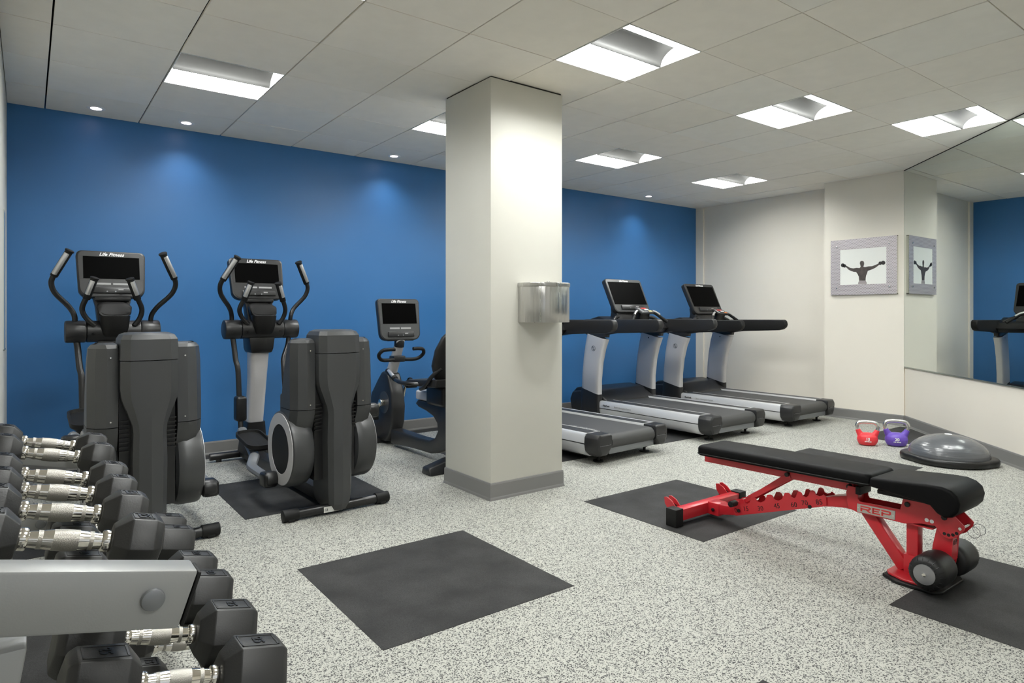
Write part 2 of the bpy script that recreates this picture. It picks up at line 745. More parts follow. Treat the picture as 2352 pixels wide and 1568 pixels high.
wall('wall_back', [(LEFT_X - .1, WALL_Y), (WALL_X + .15, WALL_Y), (WALL_X + .15, WALL_Y + .12), (LEFT_X - .1, WALL_Y + .12)], 'blue_paint', 'long deep blue painted wall behind the machines')
wall('wall_right', [(WALL_X, PIER_Y1), (WALL_X + .15, PIER_Y1), (WALL_X + .15, WALL_Y), (WALL_X, WALL_Y)], 'beige_paint', 'recessed beige wall beside the treadmills')
wall('wall_pier', [(PIER_X, PIER_Y0 + .0), (PIER_X + .25, PIER_Y0 - .0), (WALL_X + .15, PIER_Y1), (PIER_X, PIER_Y1)], 'beige_paint', 'beige wall pier carrying the framed print')
a0 = MP - MN * 0.012 - MD * 0.06
a1 = MP + MD * 7.6 - MN * 0.012
b1, b0 = a1 - MN * 0.15, a0 - MN * 0.15
wall('wall_diagonal', [tuple(a0), tuple(a1), tuple(b1), tuple(b0)], 'beige_paint', 'beige wall set at an angle under the big mirror')
wall('wall_left', [(LEFT_X, LEFT_Y0), (LEFT_X, WALL_Y), (LEFT_X - .1, WALL_Y), (LEFT_X - .1, LEFT_Y0)], 'white_paint', 'pale wall end at the far left')
wall('wall_left_return', [(FARL_X, LEFT_Y0), (LEFT_X - .1, LEFT_Y0), (LEFT_X - .1, LEFT_Y0 + .1), (FARL_X, LEFT_Y0 + .1)], 'white_paint', 'pale wall return behind the dumbbell rack')
wall('wall_left_near', [(FARL_X, REAR_Y), (FARL_X, LEFT_Y0 + .1), (FARL_X - .1, LEFT_Y0 + .1), (FARL_X - .1, REAR_Y)], 'white_paint', 'pale wall behind the dumbbell rack')
g = G()
WX0, WX1, WZ0, WZ1 = FARL_X + .15, 2.1, 0.25, 2.55
g.box(FARL_X - .1, WX0, REAR_Y - .12, REAR_Y, 0, ZW)
g.box(WX1, 2.4, REAR_Y - .12, REAR_Y, 0, ZW)
g.box(WX0, WX1, REAR_Y - .12, REAR_Y, 0, WZ0)
g.box(WX0, WX1, REAR_Y - .12, REAR_Y, WZ1, ZW)
struct(g.build('wall_rear', 'beige_paint', smooth=0), 'unseen beige wall with a wide added window, opposite the blue wall')
g = G()  # unseen window, added so world light can brighten ceiling and room
for k in range(4):
    x = WX0 + (WX1 - WX0) * k / 3
    g.box(x - .025, x + .025, REAR_Y - .09, REAR_Y - .03, WZ0, WZ1)
for z in (WZ0, WZ1):
    g.box(WX0, WX1, REAR_Y - .09, REAR_Y - .03, z - .025, z + .025)
added_win = struct(g.build('added_window_1', 'fixture_white', smooth=0), 'unseen white framed window opposite the blue wall, added for fill light')
for k in range(3):
    g = G()
    w_ = (WX1 - WX0) / 3
    g.box(WX0 + w_ * k + .025, WX0 + w_ * (k + 1) - .025, REAR_Y - .063, REAR_Y - .057, WZ0 + .025, WZ1 - .025)
    g.build('added_pane', 'added_window_glass', added_win, smooth=0)

# pillar
PX0, PX1, PY0, PY1 = 2.378, 2.985, 3.405, 3.965
g = G()
g.box(PX0, PX1, PY0, PY1, 0, ZC - 0.009, bev=0.003, seg=2)
pillar = struct(g.build('wall_pillar', 'white_paint', smooth=30), 'square off-white pillar in the middle of the room')
g = G()
g.box(PX0 + .006, PX1 - .006, PY0 + .006, PY1 - .006, ZC - 0.009, ZC + 0.004)
struct(g.build('trim_1', 'plenum', smooth=0), 'dark gap strip at the top of the pillar')
g = G()
g.box(WALL_X - .022, WALL_X, WALL_Y - .13, WALL_Y, 0, ZW, bev=.003)
struct(g.build('trim_2', 'beige_paint', smooth=0), 'narrow beige corner strip next to the blue wall')

BBP = [(0, 0), (0.013, 0), (0.011, 0.012), (0.008, 0.02), (0.007, BBH - 0.012), (0.004, BBH - 0.002), (0, BBH)]


def baseboard(name, a, b, n, label):
    """a->b along the wall foot, n = inward normal"""
    a, b, n = Vector((*a, 0)), Vector((*b, 0)), Vector((*n, 0))
    g = G()
    g.loft([[tuple(p + n * q[0] + Vector((0, 0, q[1]))) for q in BBP] for p in (a, b)])
    return struct(g.build(name, 'base_vinyl', smooth=0), label)


baseboard('baseboard_back', (LEFT_X, WALL_Y), (WALL_X, WALL_Y), (0, -1), 'grey vinyl baseboard under the blue wall')
baseboard('baseboard_right', (WALL_X, WALL_Y), (WALL_X, PIER_Y1), (-1, 0), 'grey vinyl baseboard under the recessed beige wall')
baseboard('baseboard_pier', (PIER_X, PIER_Y1), (PIER_X, PIER_Y0), (-1, 0), 'grey vinyl baseboard under the pier')
baseboard('baseboard_diagonal', tuple(a0), tuple(a1), tuple(MN), 'grey vinyl baseboard under the mirror wall')
baseboard('baseboard_left', (LEFT_X, LEFT_Y0), (LEFT_X, WALL_Y), (1, 0), 'grey vinyl baseboard of the left wall')
g = G()
for (a, b, n) in (((PX0, PY1), (PX0, PY0), (-1, 0)), ((PX0, PY0), (PX1, PY0), (0, -1)), ((PX1, PY0), (PX1, PY1), (1, 0)), ((PX1, PY1), (PX0, PY1), (0, 1))):
    a, b, n = Vector((*a, 0)), Vector((*b, 0)), Vector((*n, 0))
    t = (b - a).normalized()
    ring = []
    for p, s in ((a, -1), (b, 1)):
        ring.append([tuple(p + n * q[0] + t * s * q[0] + Vector((0, 0, q[1]))) for q in BBP])
    g.loft(ring)
struct(g.build('baseboard_pillar', 'base_vinyl', smooth=0), 'grey vinyl baseboard around the pillar')


# ------------------------------------------------------------------ ceiling lights
def make_panel_light():
    t = thing('ceiling_light', '', 'ceiling light', group='square recessed ceiling lights')
    h = GS / 2 - 0.004
    g = G()
    for s in (-1, 1):
        g.box(min(s * h, s * (h - .004)), max(s * h, s * (h - .004)), -h, h, -0.001, 0.098)
        g.box(-h, h, min(s * h, s * (h - .004)), max(s * h, s * (h - .004)), -0.001, 0.098)
    g.box(-h, h, -h, h, 0.096, 0.1)
    g.build('housing', 'fixture_white', t, smooth=0)
    for s in (-1, 1):
        g = G()
        pts = [(s * (h - .004), .052), (s * .13, .074), (s * .13, .080), (s * (h - .004), .058)]
        g.prism(pts, 'x', -h + .004, h - .004)
        g.build('lens', 'lens_light', t, smooth=0)
    prof = [(0.002, -0.004)]
    for k in range(9):
        a = R(90 * k / 8)
        prof.append((0.005 + 0.135 * (1 - math.cos(a)), 0.0 + 0.088 * math.sin(a)))
    poly = prof + [(-a, b) for a, b in prof[::-1]]
    g = G()
    g.prism(poly, 'x', -h + .006, h - .006)
    g.build('keel', 'keel_white', t, smooth=50)
    return t


LABELS = {
    (4, -1): 'large square recessed ceiling light right of the pillar top, nearest in view',
    (7, -1): 'square recessed ceiling light in the middle of the right-hand ceiling',
    (9, -2): 'square recessed ceiling light next to the big mirror',
    (1, 2): 'square recessed ceiling light above the two elliptical trainers',
    (4, 2): 'square recessed ceiling light half hidden behind the pillar',
    (7, 2): 'square recessed ceiling light above the treadmills, next to the pillar',
    (10, 2): 'smallest, farthest square recessed ceiling light near the beige wall',
    (1, -1): 'square recessed ceiling light just above the top of the picture',
    (1, -4): 'unseen square ceiling light over the dumbbell rack end, added to light the scene',
    (4, -4): 'square recessed ceiling light over the seat end of the bench, out of view',
    (1, -7): 'unseen square ceiling light behind the photographer, added to light the scene'}
pl = make_panel_light()
for k, (i, j) in enumerate(LIGHTS):
    o = pl if k == 0 else copy_tree(pl)
    o.location = (GX + (i + .5) * GS, GY + (j + .5) * GS, ZC)
    o['label'] = LABELS[(i, j)]

DOWN = [(0.5, 4.5, 'small round downlight nearest the left wall', 0.12), (1.5, 4.5, 'small round downlight between the two elliptical trainers', 1.0),
        (4.5, 4.5, 'small round downlight above the recumbent bike', 1.0), (10.45, 4.45, 'small round downlight above the far treadmills', 1.0)]
for (i, j, lab, pw) in DOWN:
    t = thing('downlight', lab, 'ceiling light', (GX + i * GS, GY + j * GS, ZC), group='small round downlights along the blue wall')
    g = G()
    g.lathe([(0.040, -0.004), (0.056, -0.005), (0.060, -0.002), (0.060, 0.0), (0.040, 0.0)], 32)
    g.build('trim_ring', 'fixture_white', t)
    g = G()
    g.lathe([(0.0, -0.006), (0.03, -0.0055), (0.041, -0.003), (0.041, -0.001), (0.0, -0.001)], 28)
    g.build('glow_lens', 'downlight_glow', t)
    ld = bpy.data.lights.new('downlight_lamp', 'SPOT')
    ld.energy = SPOT_W * pw
    ld.color = (1.0, 0.95, 0.97)
    ld.spot_size = R(118)
    ld.spot_blend = 1.0
    ld.shadow_soft_size = 0.05
    lo = bpy.data.objects.new('downlight_lamp', ld)
    C.objects.link(lo)
    lo.parent = t
    lo.location = (0, 0, -0.02)
    lo.rotation_euler = (R(2), 0, 0)

# ------------------------------------------------------------------ mirror, print, waste bin
ang = math.atan2(MD.y, MD.x)
MW, MZ0, MZ1 = 5.2, 0.632, ZC - 0.004
mir = thing('wall_mirror', 'big frameless mirror on the angled wall, floor machines reflected in it', 'mirror', (MP.x, MP.y, MZ0), ang)
# local x runs along the wall, local -y is towards the room (MN = rotate(MD) by -90)
g = G()
g.box(0.002, MW, 0.0005, 0.011, 0, MZ1 - MZ0)
g.build('glass', 'mirror_glass', mir, smooth=0)
g = G()
g.box(0.002, MW, -0.0015, 0.0112, -0.007, 0.0)
g.box(0.002, MW, -0.0015, 0.0004, 0.0, 0.004)
g.build('bottom_channel', 'mirror_edge', mir, smooth=0)
g = G()
g.box(0.002, MW, -0.002, 0.011, MZ1 - MZ0 - .002, MZ1 - MZ0 + .006)
g.build('top_channel', 'plenum', mir, smooth=0)

lm = thing('wall_mirror', 'narrow mirror seen edge-on at the left picture border', 'mirror', (LEFT_X, 4.75, 0.98))
g = G()
g.box(0.0, 0.006, 0.3, 0.5, 0, 0.86)
g.build('glass', 'mirror_glass', lm, smooth=0)
g = G()
g.box(0.0, 0.008, 0.296, 0.504, -0.008, 0.0)
g.build('bottom_channel', 'mirror_edge', lm, smooth=0)

# framed print on the pier, faces -x
PYC, PZC, PW, PH = 3.445, 1.728, 0.716, 0.628
fp = thing('framed_print', 'perforated silver metal frame with a print of a bare back, arms holding dumbbells', 'picture', (PIER_X, PYC, PZC))
g = G()
for (y0, y1, z0, z1) in ((-PW / 2, PW / 2, .2, PH / 2), (-PW / 2, PW / 2, -PH / 2, -.2), (-PW / 2, -.25, -.2, .2), (.25, PW / 2, -.2, .2)):
    g.box(-.028, -.02, y0, y1, z0, z1)
g.build('frame', 'perforated_metal', fp, smooth=0)
g = G()
for (y0, y1, z0, z1) in ((-PW / 2, PW / 2, PH / 2 - .006, PH / 2), (-PW / 2, PW / 2, -PH / 2, -PH / 2 + .006), (-PW / 2, -PW / 2 + .006, -PH / 2, PH / 2), (PW / 2 - .006, PW / 2, -PH / 2, PH / 2)):
    g.box(-.0279, 0.0, y0 - .0004, y1 + .0004, z0 - .0004, z1 + .0004)
g.build('frame_edge', 'chrome_soft', fp, smooth=0)
pp = G()
pp.box(-.0255, -.019, -.25, .25, -.2, .2)
paper = pp.build('print_sheet', 'print_paper', fp, smooth=0)


def flat(pts, name, m, x=-.0262, par=paper):
    """pts in zoomed-crop pixels of the print (325..1187 wide, 375..1085 high)"""
    q = []
    for (u, v) in pts:
        a = (u - 325) / (1187 - 325)
        top = 435 + (372 - 435) * a
        bot = 1085 + (1058 - 1085) * a
        b = (v - top) / (bot - top)
        q.append((0.25 - 0.5 * a, 0.2 - 0.4 * b))
    g = G()
    g.prism(q, 'x', x, x + .001)
    return g.build(name, m, par, smooth=0)


flat([(690, 1005), (685, 930), (660, 880), (632, 842), (590, 840), (540, 825), (490, 800), (455, 765), (428, 740), (438, 722), (470, 738), (520, 765), (580, 775), (640, 765), (700, 768), (718, 745), (712, 715), (703, 680), (712, 645), (742, 632), (772, 642), (785, 675), (780, 710), (770, 745), (800, 752), (860, 738), (930, 735), (1000, 708), (1060, 678), (1085, 672), (1090, 690), (1045, 722), (990, 765), (930, 795), (880, 812), (852, 822), (838, 868), (820, 910), (812, 960), (810, 1005)], 'figure_print', 'print_skin')
flat([(690, 1006), (812, 1006), (832, 1040), (834, 1067), (668, 1070), (672, 1045)], 'shorts_print', 'print_grey')
for (u, v, rr) in ((376, 716, 36), (412, 728, 32), (1130, 672, 38), (1078, 680, 32)):
    flat([(u + rr * math.cos(2 * math.pi * k / 16), v + rr * math.sin(2 * math.pi * k / 16)) for k in range(16)], 'dumbbell_print', 'print_dark', -.0264)
for (y, z) in ((-.285, .235), (.285, .235), (-.285, -.235), (.285, -.235)):
    g = G()
    g.cyl((-.026, y, z), (-.038, y, z), .009, 14, .002)
    g.build('stud', 'chrome_soft', fp)

# steel waste bin on the pillar, local -y towards the camera
wb = thing('waste_bin', 'half-round brushed steel waste bin mounted on the pillar', 'bin', (2.775, PY0, 1.142))
bw, bd, bh = 0.178, 0.205, 0.262


def half_oval(w, d, n=28, back=0.0):
    pts = [(w, -back)] + [(w * math.copysign(abs(math.cos(a)) ** 0.72, math.cos(a)), -back - d * abs(math.sin(a)) ** 0.8) for a in [-math.pi * k / n for k in range(1, n)]] + [(-w, -back)]
    return pts


g = G()
g.prism(half_oval(bw, bd), 'z', 0, bh - .02, bev=.003)
g.build('body', 'brushed_steel', wb, smooth=40)
g = G()
g.prism(half_oval(bw + .004, bd + .004), 'z', bh - .028, bh, bev=.004)
g.build('rim', 'brushed_steel', wb, smooth=40)
g = G()
g.cyl((0, -.10, bh), (0, -.10, bh + .012), .012, 12, .003)
g.build('knob', 'chrome_soft', wb)


# ------------------------------------------------------------------ shared machine parts
AX = Matrix.Rotation(math.pi / 2, 4, 'Y')          # z axis -> x axis


def make_console(parent, w, h, loc, tilt, body='dark_plastic', plate='grey_plastic', d=0.05, logo=True, wide=False):
    rt, rb = 0.035, 0.06

    def outline(k=0.0):
        W, H = w / 2 - k, h / 2 - k
        pts = []
        for cx, cz, a0, r in ((W - rt, H - rt, 0, rt), (-W + rt, H - rt, 90, rt), (-W + rb + .01, -H + rb, 180, rb), (W - rb - .01, -H + rb, 270, rb)):
            for q in range(6):
                a = R(a0 + 18 * q)
                pts.append((cx + r * math.cos(a), cz + r * math.sin(a)))
        return pts
    g = G()
    g.prism(outline(), 'y', -d / 2, d / 2, bev=.007, seg=2, ang=40)
    g.prism([(w * .34, -h * .46), (w * .3, h * .2), (-w * .3, h * .2), (-w * .34, -h * .46)], 'y', d / 2 - .002, d / 2 + .035, bev=.01)
    con = g.build('console', body, parent, smooth=40, loc=loc, rot=(-tilt, 0, 0))
    y = -d / 2
    g = G()
    g.prism(outline(.010), 'y', y - .0015, y + .001)
    g.build('face_plate', plate, con)
    sw, st, sb = (w * .445, h / 2 - .040, -h * .265) if wide else (w * .405, h / 2 - .043, -h * .105)
    g = G()
    g.box(-sw, sw, y - .004, y - .001, sb, st, bev=.001, seg=1)
    g.build('screen', 'screen_black', con, smooth=0)
    g = G()
    g.box(-w / 2 + .011, w / 2 - .011, y - .0019, y - .001, sb - .004, sb - .002)
    g.box(-w / 2 + .011, -sw, y - .0019, y - .001, st + .002, st + .004)
    g.box(sw, w / 2 - .011, y - .0019, y - .001, st + .002, st + .004)
    g.build('seam', 'black_plastic', con, smooth=0)
    g = G()
    g.prism([(w * .30, -h * .30), (w * .31, -h * .42), (-w * .31, -h * .42), (-w * .30, -h * .30)], 'y', y - .016, y, bev=.004)
    g.build('control_panel', body, con)
    g = G()
    if not wide:
        for a, b in ((-.25, -.02), (.01, .25)):
            g.box(w * a, w * b, y - .0026, y - .001, -h * .235, -h * .195)
    g.box(w * .08, w * .155, y - .0175, y - .014, -h * .36, -h * .335)
    g.build('key_legend', 'letter_grey', con, smooth=0)
    for a in (-.08, .04):
        g = G()
        g.cyl((w * a, y - .018, -h * .39), (w * a, y - .014, -h * .39), .005, 10)
        g.build('button', 'steel_grey', con)
    if logo:
        text('lettering', 'Life Fitness', .033, 'letter_white', con, facing_my(0, y - .002, h / 2 - .026), shear=.35, bold=.0006)
    return con


# ------------------------------------------------------------------ elliptical trainers
def make_elliptical(label, loc, rotz, phi, lean):
    t = thing('elliptical_trainer', label, 'elliptical trainer', loc, rotz, 'elliptical trainers in front of the blue wall')
    # rear stabiliser
    g = G()
    g.cyl((-.31, 0, .036), (.31, 0, .036), .027, 20)
    g.build('rear_stabilizer', 'tube_black', t)
    for s in (-1, 1):
        g = G()
        g.cyl((s * .245, 0, .037), (s * .335, 0, .037), .0345, 22, .004)
        g.box(s * .29 - .02, s * .29 + .02, -.03, .03, 0.002, .02, .004)
        g.build('foot_cap', 'rubber_black', t)
    g = G()
    g.box(-.10, .02, -.0295, -.0255, .018, .052, .001, 1)
    g.box(-.10, .02, -.029, -.02, .02, .05)
    g.build('rating_label', 'label_white', t, smooth=0)
    text('lettering', 'CE', .018, 'letter_black', t, facing_my(-.085, -.0298, .035))
    # base beam and front stabiliser
    g = G()
    g.box(-.05, .05, .05, 1.86, .03, .11, .008)
    g.build('base_beam', 'dark_plastic', t)
    g = G()
    g.cyl((-.27, 1.86, .045), (.27, 1.86, .045), .028, 18, .003)
    for s in (-1, 1):
        g.cyl((s * .2, 1.86, 0.001), (s * .2, 1.86, .03), .022, 12)
    g.build('front_stabilizer', 'tube_black', t)

    # tower at the rear
    def ring(z, hw, yf, yb):
        return [(x, y, z) for x, y in ((0, yf - .010), (hw * .70, yf), (hw, yf + .034), (hw, yb - .02), (hw - .025, yb), (-hw + .025, yb), (-hw, yb - .02), (-hw, yf + .034), (-hw * .70, yf))]
    lv = [(.022, .050, -.03, .20), (.06, .066, -.052, .22), (.10, .072, -.062, .22), (.45, .078, -.065, .23), (.60, .074, -.064, .24), (.64, .078, -.062, .24), (.70, .098, -.060, .24), (.77, .124, -.060, .24), (.82, .130, -.060, .24), (.962, .130, -.060, .22)]
    g = G()
    g.loft([ring(z, a, b, c) for z, a, b, c in lv])
    g.build('tower_cover', 'grey_plastic', t, smooth=16)
    g = G()
    g.loft([ring(z, a, b, c) for z, a, b, c in ((.966, .130, -.060, .22), (1.07, .128, -.054, .19), (1.093, .116, -.038, .175), (1.103, .095, -.015, .15))])
    g.build('tower_cap', 'grey_plastic', t, smooth=22)
    g = G()
    for s in (-1, 1):
        for k in range(8):
            z = .50 + .022 * k
            g.box(min(s * .086, s * .13), max(s * .086, s * .13), .03, .20, z, z + .006)
        g.box(min(s * .06, s * .128), max(s * .06, s * .128), .05, .3, .2, .98)
    g.build('vent_louvre', 'black_plastic', t, smooth=0)
    CYD, CZD = .235, .378
    for s in (-1, 1):
        def wr(z, xi, xo, yn, yf):
            pts = [(xi, yn + .006), (xi + .05, yn), (xo - .03, yn + .022), (xo, yn + .075), (xo, yf - .03), (xo - .02, yf), (xi, yf)]
            return [(s * x, y, z) for x, y in pts]
        g = G()
        g.loft([wr(*q) for q in ((.632, .135, .262, .010, .27), (.78, .133, .262, .014, .235), (.95, .132, .260, .020, .185), (1.025, .132, .255, .026, .170), (1.043, .136, .243, .038, .155), (1.052, .145, .222, .062, .13))])
        sc = g.build('side_cover', 'grey_plastic', t, smooth=24)
        for z in (.98, .66):
            g = G()
            g.cyl((s * .168, .006, z), (s * .168, .02, z), .004, 10)
            g.build('screw', 'chrome_soft', sc)
        g = G()
        g.loft([wr(*q) for q in ((.42, .14, .258, .105, .36), (.50, .135, .262, .062, .33), (.555, .135, .262, .036, .30), (.60, .135, .262, .018, .28), (.628, .135, .262, .011, .272))])
        g.build('cover_neck', 'grey_plastic', t, smooth=30)
        g = G()
        M = Matrix.Translation((0, CYD, CZD)) @ (AX if s > 0 else Matrix.Rotation(-math.pi / 2, 4, 'Y'))
        g.lathe([(0.0, .13), (.200, .13), (.222, .142), (.231, .165), (.232, .185), (.231, .25), (.227, .262), (.220, .2665), (0.0, .2665)], 56, M)
        dc = g.build('flywheel_cover', 'grey_plastic', t, smooth=28)
        g = G()
        a, b = sorted((s * .2655, s * .2695))
        g.ring(.150, .217, a, b, cy=CYD, cz=CZD)
        g.build('silver_ring', 'silver_paint', dc, smooth=30)
        g = G()
        g.cyl((s * .266, CYD, CZD), (s * .2678, CYD, CZD), .150, 40)
        g.build('centre_disc', 'rubber_black', dc)
        # crank joint, pedal arm, pedal
        ph = phi if s < 0 else phi + math.pi
        jy, jz = CYD + .205 * math.cos(ph), CZD + .205 * math.sin(ph)
        g = G()
        g.cyl((s * .265, jy, jz), (s * .335, jy, jz), .047, 24, .012)
        g.box(s * .308 - .040, s * .308 + .040, jy - .035, jy + .08, jz - .047, jz + .040, .018, 3)
        g.build('crank_joint', 'black_plastic', t, smooth=40)
        ly, lz = 1.30, .40
        g = G()
        k1 = jz + (lz - jz) * .25 - .03
        g.tube([(s * .305, jy + .06, jz), (s * .315, jy + .28, k1 - .01), (s * .305, .66, k1), (s * .26, .76, k1 + .03), (s * .21, .95, lz - .17), (s * .19, 1.27, lz - .06)], .034, 10, smooth=5, flat=.75)
        g.build('pedal_arm', 'steel_grey', t)
        pz = (k1 + .055)
        g = G()
        PXc, PYc = .195, .96
        plan = [(s * PXc + x, PYc + y) for x, y in rrect(.18, .38, .07, 5)]
        zoff = [((y - .76) * .14) for x, y in plan]
        rings = []
        for ins, z in ((.02, 0.0), (0.0, .015), (0.0, .04), (.012, .04), (.016, .022), (.09, .022)):
            rings.append([(s * PXc + (x - s * PXc) * (1 - ins / .095), PYc + (y - PYc) * (1 - ins / .2), pz + z + zo) for (x, y), zo in zip(plan, zoff)])
        g.loft(rings)
        g.build('pedal', 'rubber_black', t, smooth=40)
        # swing link, swing arm, handle
        q = lean * (1 if s < 0 else -1)
        g = G()
        xl = s * .165 - .022
        g.box(xl - .038, xl + .038, 1.30 - .05 + q * .25, 1.30 + .05 + q * .25, .40, .585, .02, 3)
        g.build('swing_link', 'black_plastic', t, smooth=40)
        g = G()
        g.tube([(s * .19, 1.27 + q * .25, lz - .06), (xl, 1.30 + q * .25, .45), (xl, 1.33 + q * .22, .60), (xl + s * .002, 1.36 + q * .14, .78), (xl + s * .012, 1.385 + q * .1, .85), (s * .205, 1.42, .96), (s * .216, 1.43, 1.05)], .0195, 12, smooth=5)
        g.build('swing_arm', 'tube_black', t)
        g = G()
        g.tube([(s * .222, 1.42, 1.12), (s * .225, 1.41, 1.185), (s * .255, 1.39 - q * .3, 1.245), (s * .332, 1.34 - q * .6, 1.335), (s * .352, 1.31 - q * .75, 1.40), (s * .338, 1.29 - q * .85, 1.45)], .0165, 12, smooth=6)
        hd = g.build('moving_handle', 'tube_black', t)
        g = G()
        p0, p1 = Vector((s * .341, 1.292 - q * .85, 1.44)), Vector((s * .258, 1.235 - q * 1.0, 1.605))
        g.cyl(p0, p1, .0225, 16, .004)
        g.cyl(p1 - (p1 - p0) * .04, p1 + (p1 - p0) * .03, .027, 16, .004)
        g.build('grip', 'rubber_black', hd)
        g = G()
        a, b = p0 + (p1 - p0) * .08, p0 + (p1 - p0) * .9
        off = Vector((s * .004, -.0085, 0))
        g.cyl(a + off, b + off, .0175, 14, .003)
        g.build('sensor_plate', 'silver_bright', hd)
        # fixed inner handles
        g = G()
        g.tube([(s * .115, 1.37, 1.12), (s * .155 - .008, 1.36, 1.17), (s * .172 - .016, 1.34, 1.23), (s * .150 - .02, 1.31, 1.295), (s * .14 - .02, 1.30, 1.31)], .0165, 12, smooth=6)
        fh = g.build('fixed_handle', 'tube_black', t)
        p0, p1 = Vector((s * .147 - .02, 1.307, 1.295)), Vector((s * .100 - .024, 1.27, 1.432))
        g = G()
        g.cyl(p0, p1, .0225, 16, .004)
        g.cyl(p1 - (p1 - p0) * .04, p1 + (p1 - p0) * .04, .027, 16, .004)
        g.build('grip', 'rubber_black', fh)
        g = G()
        g.cyl(p0 + (p1 - p0) * .22 + off, p0 + (p1 - p0) * .88 + off, .0175, 14, .003)
        g.build('sensor_plate', 'silver_bright', fh)
        g = G()
        a, b = sorted((s * .158, s * .278))
        g.cyl((a, 1.43, 1.08), (b, 1.43, 1.08), .074, 32, .012)
        g.build('pivot_cap', 'dark_plastic', t, smooth=40)
    # crossbar, column, shroud
    g = G()
    g.cyl((-.156, 1.43, 1.08), (.156, 1.43, 1.08), .0725, 32)
    g.box(-.11, .11, 1.42, 1.56, 1.02, 1.13, .02)
    xb = g.build('crossbar', 'dark_plastic', t, smooth=40)
    for s in (-1, 1):
        g = G()
        g.cyl((s * .125, 1.352, 1.063), (s * .125, 1.37, 1.066), .0085, 12)
        g.build('plug', 'gloss_black', xb)
    g = G()
    rg = []
    for z, w, y0, y1 in ((.30, .058, 1.545, 1.69), (.50, .060, 1.50, 1.64), (.70, .064, 1.465, 1.60), (.90, .072, 1.435, 1.575)):
        rg.append([(x, y, z) for x, y in [(a * 2 * w, (y0 + y1) / 2 + b * (y1 - y0)) for a, b in rrect(1, 1, .28, 4)]])
    g.loft(rg)
    g.build('column', 'silver_paint', t, smooth=40)
    g = G()
    rg = []
    for z, w, y0, y1 in ((.09, .085, 1.50, 1.80), (.24, .078, 1.52, 1.74), (.345, .068, 1.52, 1.705)):
        rg.append([(x, y, z) for x, y in [(a * 2 * w, (y0 + y1) / 2 + b * (y1 - y0)) for a, b in rrect(1, 1, .2, 3)]])
    g.loft(rg)
    g.build('column_boot', 'black_plastic', t, smooth=40)
    g = G()
    g.loft([[(x * w, y, z) for x, y in ((-1, y0), (1, y0), (1, y1), (-1, y1))] for z, w, y0, y1 in ((.895, .078, 1.41, 1.58), (.93, .088, 1.40, 1.59), (1.03, .10, 1.40, 1.57))], bev=.012)
    g.build('shroud', 'black_plastic', t, smooth=40)
    g = G()
    prof = [[(a * 2 * w, yc + b * 2 * dd, z) for a, b in rrect(1, 1, .4, 5)] for z, w, dd, yc in ((1.045, .060, .055, 1.395), (1.065, .072, .065, 1.385), (1.11, .082, .075, 1.375), (1.185, .090, .085, 1.375), (1.185, .080, .072, 1.375), (1.15, .070, .06, 1.375))]
    g.loft(prof)
    rg = []
    for y, w, z0, z1 in ((1.335, .100, 1.178, 1.262), (1.345, .106, 1.174, 1.270), (1.43, .098, 1.17, 1.285), (1.43, .080, 1.185, 1.27), (1.342, .086, 1.195, 1.254), (1.338, .088, 1.192, 1.256)):
        rg.append([(a * 2 * w * (.86 + .14 * (b + .5)), y + .05 * (b + .5), (z0 + z1) / 2 + b * (z1 - z0)) for a, b in rrect(1, 1, .3, 4)])
    g.loft(rg)
    cup = g.build('cup_holder', 'rubber_black', t, smooth=40)
    g = G()
    rg = [[(a * 2 * w, yc + b * 2 * dd, z) for a, b in rrect(1, 1, .4, 5)] for z, w, dd, yc in ((1.180, .0895, .0815, 1.375), (1.186, .0895, .0815, 1.375))]
    g.loft(rg)
    g.build('chrome_band', 'steel_grey', cup)
    g = G()
    g.loft([[(x * w, y, z) for x, y in ((-1, y0), (1, y0), (1, y1), (-1, y1))] for z, w, y0, y1 in ((1.10, .085, 1.45, 1.55), (1.25, .10, 1.47, 1.56), (1.33, .12, 1.495, 1.56))], bev=.01)
    g.box(-.105, .105, 1.455, 1.50, 1.288, 1.312, .004)
    g.build('console_neck', 'black_plastic', t, smooth=40)
    make_console(t, .415, .335, (0, 1.545, 1.468), R(15), body='black_plastic', plate='dark_plastic')
    return t


make_elliptical('elliptical trainer nearest the left wall, half hidden by the dumbbells', (.498, 3.755, 0), R(1.0), R(40), -.06)
make_elliptical('elliptical trainer with silver-ringed flywheel beside the pillar, fully in view', (1.505, 3.77, 0), R(2.0), R(-70), .10)


